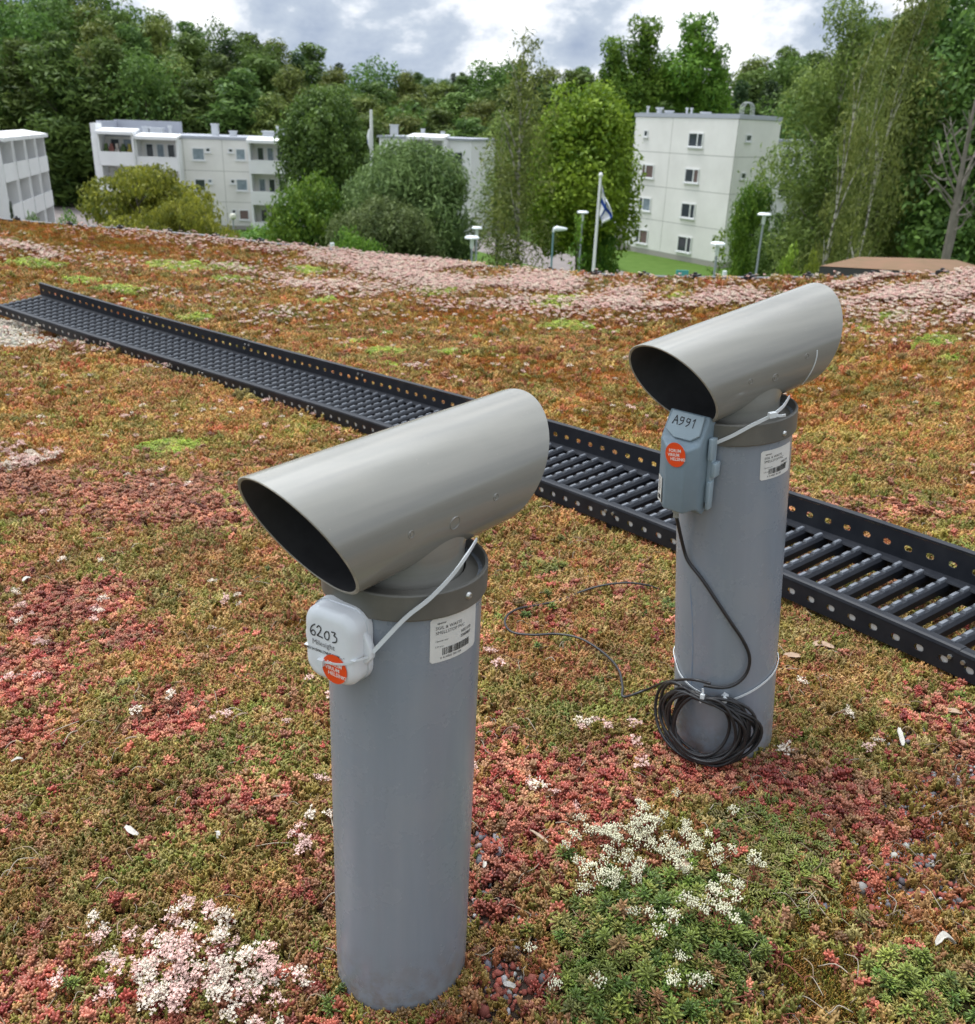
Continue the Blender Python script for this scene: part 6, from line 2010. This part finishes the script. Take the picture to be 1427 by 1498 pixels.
# skyline of the woods: (px, py)
SKY = np.array([(-200, -90), (-100, -60), (0, -25), (180, -15), (240, 10), (270, 28), (310, 22), (345, 34), (400, 58), (460, 60), (500, 82), (540, 78), (575, 104), (640, 112), (700, 104), (740, 82), (830, 88), (880, 78), (900, 100), (1060, 100), (1085, 75), (1150, 72), (1200, 60), (1300, 20), (1500, -20), (1700, -20)], float)
wood_l = {'forest': ('deciduous tree in the dark green wood behind the white apartment blocks', 'trees of the wood behind the apartment blocks'),
          'broad': ('round crowned tree in the wood behind the white apartment blocks', 'round trees of the wood behind the apartment blocks'),
          'spruce': ('dark narrow spruce in the wood behind the white apartment blocks', 'spruces of the wood behind the apartment blocks'),
          'birchf': ('drooping birch in the wood behind the white apartment blocks', 'birches of the wood behind the apartment blocks')}
ZONES = [(70, 'above the far left block'), (145, 'over the gap between the two left blocks'), (215, 'above the raised left end of the balcony block'), (275, 'above the second balconies of the left block'), (345, 'above the plain middle of the left block'), (410, 'above the right balconies of the left block'), (500, 'above the dark round willow'), (565, 'above the left flagpole'), (640, 'over the middle white block'), (700, 'right of the middle white block'), (750, 'left of the tall slender birch'), (800, 'behind the tall slender birch'), (870, 'above the bright maple'), (930, 'over the left edge of the four storey block'), (990, 'over the roof vents of the four storey block'), (1050, 'over the middle of the four storey block'), (1110, 'over the corner of the four storey block'), (1170, 'over the right wall of the four storey block'), (1240, 'behind the left half of the big birches'), (1310, 'behind the twin pale birch trunks'), (1370, 'behind the slim white birch stem'), (1440, 'behind the bare dead tree'), (9999, 'beyond the right edge')]
RANK = ['front rank', 'second rank', 'third rank', 'skyline']
KIND = {'forest': 'leafy tree', 'broad': 'round crowned tree', 'spruce': 'dark spruce', 'birchf': 'drooping birch'}
rt = random.Random(17); used = set()
for row, (Y, dy, step, wp) in enumerate([(112, 78, 62, 105), (122, 46, 58, 100), (136, 20, 54, 95), (152, 0, 46, 84)]):
    px = -60 + rt.uniform(0, 30)
    while px < 1490:
        ys = float(np.interp(px, SKY[:, 0], SKY[:, 1])) + dy * rt.uniform(.75, 1.15) + rt.uniform(-7, 12)
        where = next(z_ for lim, z_ in ZONES if px < lim)
        for _t in range(40):
            key = rt.choice(['forest0', 'forest1', 'forest2', 'forest3', 'broad0', 'broad1', 'birchf0', 'birchf1', 'forest0', 'birchf0', 'spruce'])
            if px < 330 and key == 'spruce': key = 'forest1'
            kd = key.rstrip('0123456789')
            lbl = '%s %s, wood %s' % (RANK[row], KIND[kd], where)
            if lbl not in used: break
        used.add(lbl)
        if 590 < px < 700 and row < 2: ys = max(ys, 140 + 20 * (1 - row))
        w_ = wp * rt.uniform(.85, 1.25) * (.75 if kd == 'spruce' else 1)
        put_tree(key, px, ys, Y + rt.uniform(-3, 4), w_, lbl, group=wood_l[kd][1], name={'forest': 'deciduous_tree', 'broad': 'round_tree', 'spruce': 'spruce_tree', 'birchf': 'birch_tree'}[kd])
        px += step * rt.uniform(.75, 1.2)
# distant wooded ridge in the gap
for i, px in enumerate(np.arange(560, 745, 13)):
    put_tree(rt.choice(['forest0', 'forest1', 'broad0', 'spruce']), float(px), 113 + 8 * math.sin(i * 1.3) + (12 if px < 590 else 0) + rt.uniform(-3, 3), 330 + rt.uniform(-10, 10), 26, 'tiny far tree on the ridge in the gap of the wood', group='far trees on the ridge', name='far_tree')

# trees one can tell apart
tree_kind('willowA', 'x', lobes_dome(401, 60, .58, .42, .43, .12), 34000, .32, LM['dark'], 402, M_bark, 9, 12, limbs=7)
put_tree('willowA', 482, 138, 80, 138, 'tall round dark green tree in front of the right end of the left apartment block', name='willow_tree')
tree_kind('willowB', 'x', lobes_dome(405, 60, .50, .44, .44, .15), 34000, .26, LM['willow'], 406, M_bark, 10, 9, droop=.4, limbs=9, strand=.2)
put_tree('willowB', 600, 205, 60, 175, 'large grey green willow in the middle, partly covering a white block', name='willow_tree')
put_tree('willowB', 560, 290, 55, 150, 'low spreading willow left of the large grey green one', name='willow_tree')
put_tree('broad0', 590, 166, 112, 62, 'pale green tree top rising over the roof of the middle white block', name='round_tree')
tree_kind('bushA', 'x', lobes_dome(410, 36, .5, .44, .42, .16), 20000, .24, LM['bush'], 411, M_bark, 7, 6)
put_tree('bushA', 456, 262, 58, 118, 'rounded bright green tree below the dark round one, left of centre', name='round_tree')
tree_kind('rowan', 'x', lobes_round(420, 34, .9, (.24, .34)), 30000, .22, LM['rowan'], 421, M_bark, 10, 6, limbs=9)
put_tree('rowan', 196, 238, 52, 205, 'wide yellow green tree in front of the left apartment block', name='rowan_tree')
put_tree('rowan', 262, 290, 46, 130, 'lower lobe of yellow foliage, a small tree right of the wide yellow green one', name='rowan_tree')
tree_kind('birchA', 'x', lobes_tall(431, 40, .16, .40, .16), 6500, .22, LM['birch'], 431, M_birch, 6, 17, droop=.45, strand=.4, limbs=9, r0=.032)
put_tree('birchA', 768, 36, 58, 118, 'tall slender birch with a pale trunk right of the centre', name='birch_tree', rot=.4, lean=.012)
put_tree('birchA', 738, 150, 66, 84, 'shorter birch just left of the tall slender one', name='birch_tree', rot=2.2)
tree_kind('maple', 'x', lobes_dome(440, 50, .53, .44, .38, .15), 36000, .28, LM['maple'], 441, M_bark, 8, 12, limbs=8)
put_tree('maple', 862, 138, 66, 168, 'bright green maple beside the left wall of the four storey block', name='maple_tree')
put_tree('bushA', 880, 330, 64, 60, 'dark low shrub under the bright green maple', name='shrub', cat='shrub')
for px, yt, w_, lb0 in [(905, 52, 70, 'leftmost of the tall poplars behind the four storey block'), (948, 22, 78, 'broad tall poplar behind the left half of the four storey block roof'), (1022, 16, 86, 'tallest poplar behind the middle of the four storey block'), (1052, 62, 56, 'rightmost lower poplar behind the four storey block')]:
    put_tree('poplar', px, yt, 112, w_ * 1.1, lb0, name='poplar_tree')
tree_kind('birchB', 'x', lobes_tall(451, 52, .28, .52, .04), 30000, .22, LM['birch'], 452, M_birch, 9, 18, droop=.35, strand=.3, limbs=10, r0=.016)
put_tree('birchB', 1262, -14, 56, 165, 'big drooping birch with two pale trunks right of the four storey block', name='birch_tree', rot=1.0)
put_tree('birchB', 1345, -30, 52, 150, 'tall birch with a thin white trunk in front of the right hand wood', name='birch_tree', rot=3.9)
put_tree('birchB', 1212, 150, 60, 70, 'lower drooping birch reaching over the right wall of the four storey block', name='birch_tree', rot=5.0)
put_tree('birchA', 1300, 60, 47, 60, 'slim white stemmed birch just left of the dead tree', name='birch_tree', rot=2.0)
tree_kind('broadR', 'x', lobes_tall(461, 44, .34, .5, .02), 24000, .34, LM['dark'], 462, M_bark, 9, 18, limbs=8)
put_tree('broadR', 1405, -40, 62, 200, 'dense dark green tree behind the bare dead tree at the right edge', name='dense_tree')
put_tree('broadR', 1480, 0, 50, 190, 'dense tree cut by the right edge of the picture', name='dense_tree', rot=2.0)
put_tree('broadR', 1350, 120, 72, 150, 'lower dark tree between the white stemmed birch and the dead tree', name='dense_tree', rot=4.0)
put_tree('bushA', 1112, 262, 66, 60, 'small dark tree hanging over the right wall of the four storey block', name='shrub', cat='shrub')
put_tree('broad1', 1150, 300, 60, 60, 'dark bush between the street lamp and the birches', name='shrub', cat='shrub')
tree_kind('birchS', 'x', lobes_tall(491, 22, .3, .6, .2), 2600, .20, LM['birch'], 492, M_birch, 4, 16, droop=.6, strand=.4, limbs=9, r0=.030)
put_tree('birchS', 1308, 70, 44, 60, 'thin birch with a bare white stem between the big birches and the dead tree', name='birch_tree', rot=.3, lean=.05)
put_tree('birchS', 1262, 60, 46, 70, 'leaning birch stem, grey and white, before the big drooping birch', name='birch_tree', rot=2.0, lean=-.03)
# saplings and shrubs close to the roof
tree_kind('sapling', 'x', lobes_tall(471, 16, .12, .35, .1), 900, .13, LM['bush'], 472, M_bark, 1.6, 4.5, limbs=8, r0=.02)
put_tree('sapling', 850, 300, 42, 44, 'thin sapling beside the lamp left of the flagpole', name='sapling', cat='tree')
put_tree('sapling', 1058, 322, 40, 56, 'sparse young tree at the foot of the four storey block corner', name='sapling', cat='tree')
tree_kind('limeb', 'x', lobes_tall(475, 18, .25, .4, .02), 2600, .10, LM['lime'], 476, M_bark, 1.6, 3, limbs=4)
put_tree('limeb', 1194, 352, 22, 38, 'bright yellow green shrub in front of the brown planted roof', name='shrub', cat='shrub', zg=-6)
put_tree('limeb', 1160, 344, 24, 52, 'dull green shrub left of the bright yellow green one', name='shrub', cat='shrub', zg=-6, rot=2)
put_tree('limeb', 1215, 392, 19, 26, 'small yellow green sprig at the foot of the brown planted roof', name='shrub', cat='shrub', zg=-5, rot=1)
put_tree('bushA', 40, 320, 50, 40, 'low hedge bush beside the far left block', name='shrub', cat='shrub')
put_tree('bushA', 92, 316, 50, 46, 'low clipped bush right of the far left block', name='shrub', cat='shrub')
put_tree('spruce', 14, 290, 52, 16, 'small yellow green conifer leaning on the far left block', name='conifer', cat='tree')
put_tree('bushA', 400, 330, 60, 120, 'low hedge in front of the left apartment block', name='shrub', cat='shrub')
put_tree('bushA', 520, 340, 50, 90, 'dark bush between the round bright tree and the willow', name='shrub', cat='shrub')

# bare dead tree
dt = thing('dead_tree', 'bare grey dead tree leaning right at the right edge', 'tree', None)
g = at(1383, 378, 44); dt.location = (g.x, 44, GZ)
b_ = MB(); rd = random.Random(9)


def pxl(x, y, Y=44): return at(x, y, Y) - dt.location


stem = crom([pxl(1372, 440), pxl(1383, 378), pxl(1392, 330), pxl(1402, 280), pxl(1412, 225), pxl(1424, 165), pxl(1436, 110)], 4)
b_.tube(stem, [.20 * (1 - .8 * i / (len(stem) - 1)) for i in range(len(stem))], 8)
stem2 = crom([pxl(1380, 400), pxl(1396, 340, 44.4), pxl(1404, 290, 44.6), pxl(1420, 240, 45), pxl(1440, 200, 45)], 4)
b_.tube(stem2, [.15 * (1 - .8 * i / (len(stem2) - 1)) for i in range(len(stem2))], 7)
b_.build('trunk', M_dead, dt, True)
b_ = MB()
br = [[(1400, 285), (1388, 260), (1380, 235), (1372, 205)], [(1404, 270), (1392, 240), (1385, 200), (1381, 180)], [(1398, 300), (1375, 270), (1362, 258)], [(1397, 310), (1372, 276), (1358, 284)], [(1395, 320), (1410, 300), (1427, 280)], [(1402, 290), (1420, 250), (1427, 236)], [(1410, 240), (1400, 215), (1392, 185), (1380, 170)], [(1414, 220), (1420, 190), (1408, 160)], [(1399, 315), (1418, 312), (1427, 300)], [(1390, 340), (1408, 330), (1412, 318), (1422, 316)], [(1405, 265), (1425, 240), (1440, 215)], [(1418, 195), (1430, 170), (1432, 130)], [(1412, 235), (1437, 225)], [(1385, 262), (1376, 262), (1364, 252)], [(1380, 235), (1372, 240), (1366, 226)]]
for k_, ln in enumerate(br):
    P = crom([pxl(x, y, 44 + rd.uniform(-.8, .8) * i / 3) for i, (x, y) in enumerate(ln)], 4)
    b_.tube(P, [.06 * (1 - .8 * i / (len(P) - 1)) for i in range(len(P))], 5, cap=False)
    for j in range(4):
        p0 = P[rd.randrange(2, len(P))]; e = p0 + Vector((rd.uniform(-.7, .7), rd.uniform(-.4, .4), rd.uniform(-.1, .8)))
        b_.tube([p0, p0.lerp(e, .5) + Vector((0, 0, .05)), e], [.022, .016, .006], 4, cap=False)
b_.build('branches', M_dead, dt, True)

# ------------------------------------------------------------------ flagpoles, lamps, railing, sign
M_pole = mat('white_pole', (.78, .78, .78), .4)
M_fblue = mat('flag_blue', (.012, .06, .32), .8)
M_fwhite = mat('flag_white', (.80, .80, .82), .8)
M_lampm = mat('lamp_grey', (.28, .31, .33), .5)
M_lampt = mat('lamp_teal', (.16, .27, .30), .5)
M_lampw = mat('lamp_white', (.72, .76, .78), .4)


def ground_pole(px0, y0, px1, y1, Y, r0, r1, name, label, cat, m):
    """pole seen from (px1, y1) at its tip; it stands plumb on the ground"""
    tip = at(px1, y1, Y); o = thing(name, label, cat, None); o.location = (tip.x, Y, GZ); h = tip.z - GZ
    b_ = MB().tube([(0, 0, 0), (0, 0, h)], [r0, r1], 12); b_.build('pole', m, o, True)
    return o, h


fp_, h = ground_pole(868, 408, 879, 258, 38, .085, .05, 'flagpole', 'white flagpole with a hanging blue cross flag before the maple', 'flagpole', M_pole)
MB().lathe([(0, h), (.07, h), (.09, h + .06), (.05, h + .14), (0, h + .16)], 12).build('finial', M_pole, fp_, True)
fl_ = thing('flag', 'white flag with a blue cross hanging slack on the pole before the maple', 'flag', None); fl_.location = (fp_.location.x, 38, GZ)
b_ = MB(); nu, nvv = 18, 22; v = []; mi = []
for i in range(nvv + 1):
    t_ = i / nvv
    for j in range(nu + 1):
        s = j / nu
        spread = .16 + .36 * math.sin(PI * min(1, t_ * 1.1)) ** .8
        x = .07 + s * spread + .05 * math.sin(9 * s + 3 * t_) * s + .10 * t_ * (1 - t_)
        y = .10 * math.sin(11 * s + 2 * t_) * (.4 + s)
        z = h - .25 - t_ * 1.15 - s * (.62 + .15 * math.sin(5 * t_))
        v.append((x, y, z))
fq, fb2 = [], []
for i in range(nvv):
    for j in range(nu):
        a_ = i * (nu + 1) + j; q = (a_, a_ + 1, a_ + nu + 2, a_ + nu + 1)
        t_, s = i / nvv, j / nu
        (fb2 if (.30 < s < .44 or .42 < t_ < .60) else fq).append(q)
b_.add(v, fq, 0); b_.f += fb2; b_.mi += [1] * len(fb2)
b_.build('cloth', [M_fwhite, M_fblue], fl_, True, 80)
fp2, h2_ = ground_pole(546, 330, 543, 160, 66, .16, .10, 'flagpole', 'white flagpole between the dark round tree and the willow', 'flagpole', M_pole)
f2_ = thing('flag', 'furled white and blue flag wrapped along the left flagpole', 'flag', None); f2_.location = (fp2.location.x, 66, GZ)
b_ = MB().tube([(-.12, -.12, h2_ - 1.2), (-.16, -.14, h2_ - 1.6), (-.13, -.16, h2_ - 2.1), (-.04, -.16, h2_ - 2.5)], [.04, .12, .11, .04], 8); b_.build('cloth', M_fwhite, f2_, True)
b_ = MB().tube([(-.22, -.15, h2_ - 1.5), (-.20, -.18, h2_ - 2.0), (-.1, -.2, h2_ - 2.35)], [.02, .07, .02], 6); b_.build('cloth_stripe', M_fblue, f2_, True)


def disc_lamp(px, py, Y, wpx, label, kind='disc', m=None):
    o, h = ground_pole(px, 0, px, py, Y, .06, .04, 'street_lamp', label, 'street lamp', m or M_lampm)
    R_ = wpx / FPX * Y * .5
    if kind == 'disc':
        MB().lathe([(0, h + .06), (R_ * .8, h + .05), (R_, h), (R_, h - .05), (R_ * .3, h - .07), (0, h - .07)], 20).build('lamp_disc', M_lampw, o, True)
        MB().lathe([(R_ * .28, h - .072), (R_ * .25, h - .40), (.05, h - .45)], 14).build('lamp_glass', M_lampw, o, True)
    elif kind == 'head':
        MB().tube([(0, 0, h - .1), (.05, 0, h + .02), (.15, 0, h + .05), (.60, 0, h + .05)], [.05, .10, .13, .05], 10).build('lamp_head', M_lampw, o, True)
    else:
        MB().lathe([(0, h + .3), (.16, h + .26), (.22, h + .12), (.2, h), (.08, h - .08), (0, h - .08)], 16).build('lamp_globe', mat('opal_glass', (.75, .74, .62), .3), o, True)
    return o


disc_lamp(698, 333, 46, 15, 'upper, farther one of the two disc lamps close together left of the tall birch')
disc_lamp(691, 347, 38, 21, 'nearer, lower one of the two disc lamps close together left of the tall birch')
disc_lamp(810, 336, 42, 12, 'teal street lamp with a side head between the birch and the flagpole', 'head', M_lampt)
disc_lamp(853, 310, 48, 16, 'disc lamp in front of the maple, left of the flagpole')
disc_lamp(1051, 356, 36, 21, 'white disc lamp before the corner of the four storey block')
disc_lamp(1119, 313, 44, 19, 'tall disc lamp in front of the dark shrub at the right wall of the block')
disc_lamp(341, 319, 62, 9, 'small globe lamp in front of the left apartment block', 'globe')
disc_lamp(1322, 293, 70, 9, 'tiny far disc lamp in the wood left of the dead tree')
disc_lamp(1163, 340, 70, 8, 'small far lamp hidden among the birches', 'globe')

# fence of vertical bars beside the path
fe = thing('railing', 'grey barred fence and gate by the footpath under the tall birch', 'fence', None); g = at(730, 392, 46); fe.location = (g.x, 46, GZ)
b_ = MB()
pa, pb = at(700, 372, 48) - fe.location, at(783, 372, 45) - fe.location
for zt_ in (.15, 1.25):
    b_.tube([(pa.x, pa.y, zt_), (pb.x, pb.y, zt_)], .03, 6)
b_.build('rail', M_lampw, fe)
pm = None
for k_ in range(23):
    t_ = k_ / 22; q = pa.lerp(pb, t_)
    if pm is None:
        o = MB().tube([(0, 0, 0), (0, 0, 1.35)], .022, 6).build('bar', M_lampw, fe); pm = o.data
    else:
        o = bpy.data.objects.new('bar', pm); COL.objects.link(o); o.parent = fe
    o.location = (q.x, q.y, 0)
MB().box((pb.x - .35, pb.y - .06, 0), (pb.x + .35, pb.y + .06, 1.9)).build('gate_post', M_plinth, fe)
sg = thing('signpost', 'small teal sign just beyond the eave below the four storey block', 'sign', None); g = at(998, 403, 30); sg.location = (g.x, 30, GZ)
MB().tube([(0, 0, 0), (0, 0, g.z - GZ)], .04, 8).build('post', M_lampm, sg)
MB().box((-.2, -.02, g.z - GZ - .15), (.2, .02, g.z - GZ + .17)).build('sign_plate', mat('sign_teal', (.06, .33, .32), .5), sg)
# small post tops peeping over the eave
for px, py, lb0 in [(1061, 396, 'short pale post top just beyond the eave, right of the corner lamp'), (486, 355, 'short pale post top beyond the eave left of the willow')]:
    o, h = ground_pole(px, 0, px, py, 30, .07, .07, 'bollard', lb0, 'post', M_lampw)

# planted shed roof at the right
ro = thing('planted_shed', 'low shed with a brown planted roof and dark fascia at the right edge', 'shed', None); g = at(1300, 395, 17); ro.location = (g.x, 17, GZ)
P = [at(1200, 389, 17.5), at(1256, 375.5, 19.5), at(1330, 377, 20), at(1400, 380, 20.5), at(1470, 400, 19.5), at(1450, 412, 15), at(1345, 401, 14.5), at(1320, 395.5, 15.2)]
P = [q - ro.location for q in P]
c_ = sum(P, Vector()) / len(P) + Vector((0, 0, .12)); n = len(P)
v = P + [c_]
b_ = MB().add(v, [(i, (i + 1) % n, n) for i in range(n)]); b_.build('planted_roof', mat('brown_sedum', (.20, .10, .055), .95, noise=.5, nscale=3, col2=(.13, .085, .035), bump=1, bscale=12), ro)
b_ = MB().add([q - Vector((0, 0, .012)) for q in P] + [q - Vector((0, 0, .28)) for q in P], [(i, n + i, n + (i + 1) % n, (i + 1) % n) for i in range(n)] + [tuple(range(n, 2 * n))]); b_.build('fascia', M_clip, ro)
cc_ = sum(P, Vector()) / n
b_ = MB().add([q.lerp(cc_, .12) * 1.0 - Vector((0, 0, .3)) for q in P] + [Vector((q.lerp(cc_, .12).x, q.lerp(cc_, .12).y, 0)) for q in P], [(i, n + i, n + (i + 1) % n, (i + 1) % n) for i in range(n)]); b_.build('wall', M_plinth, ro)
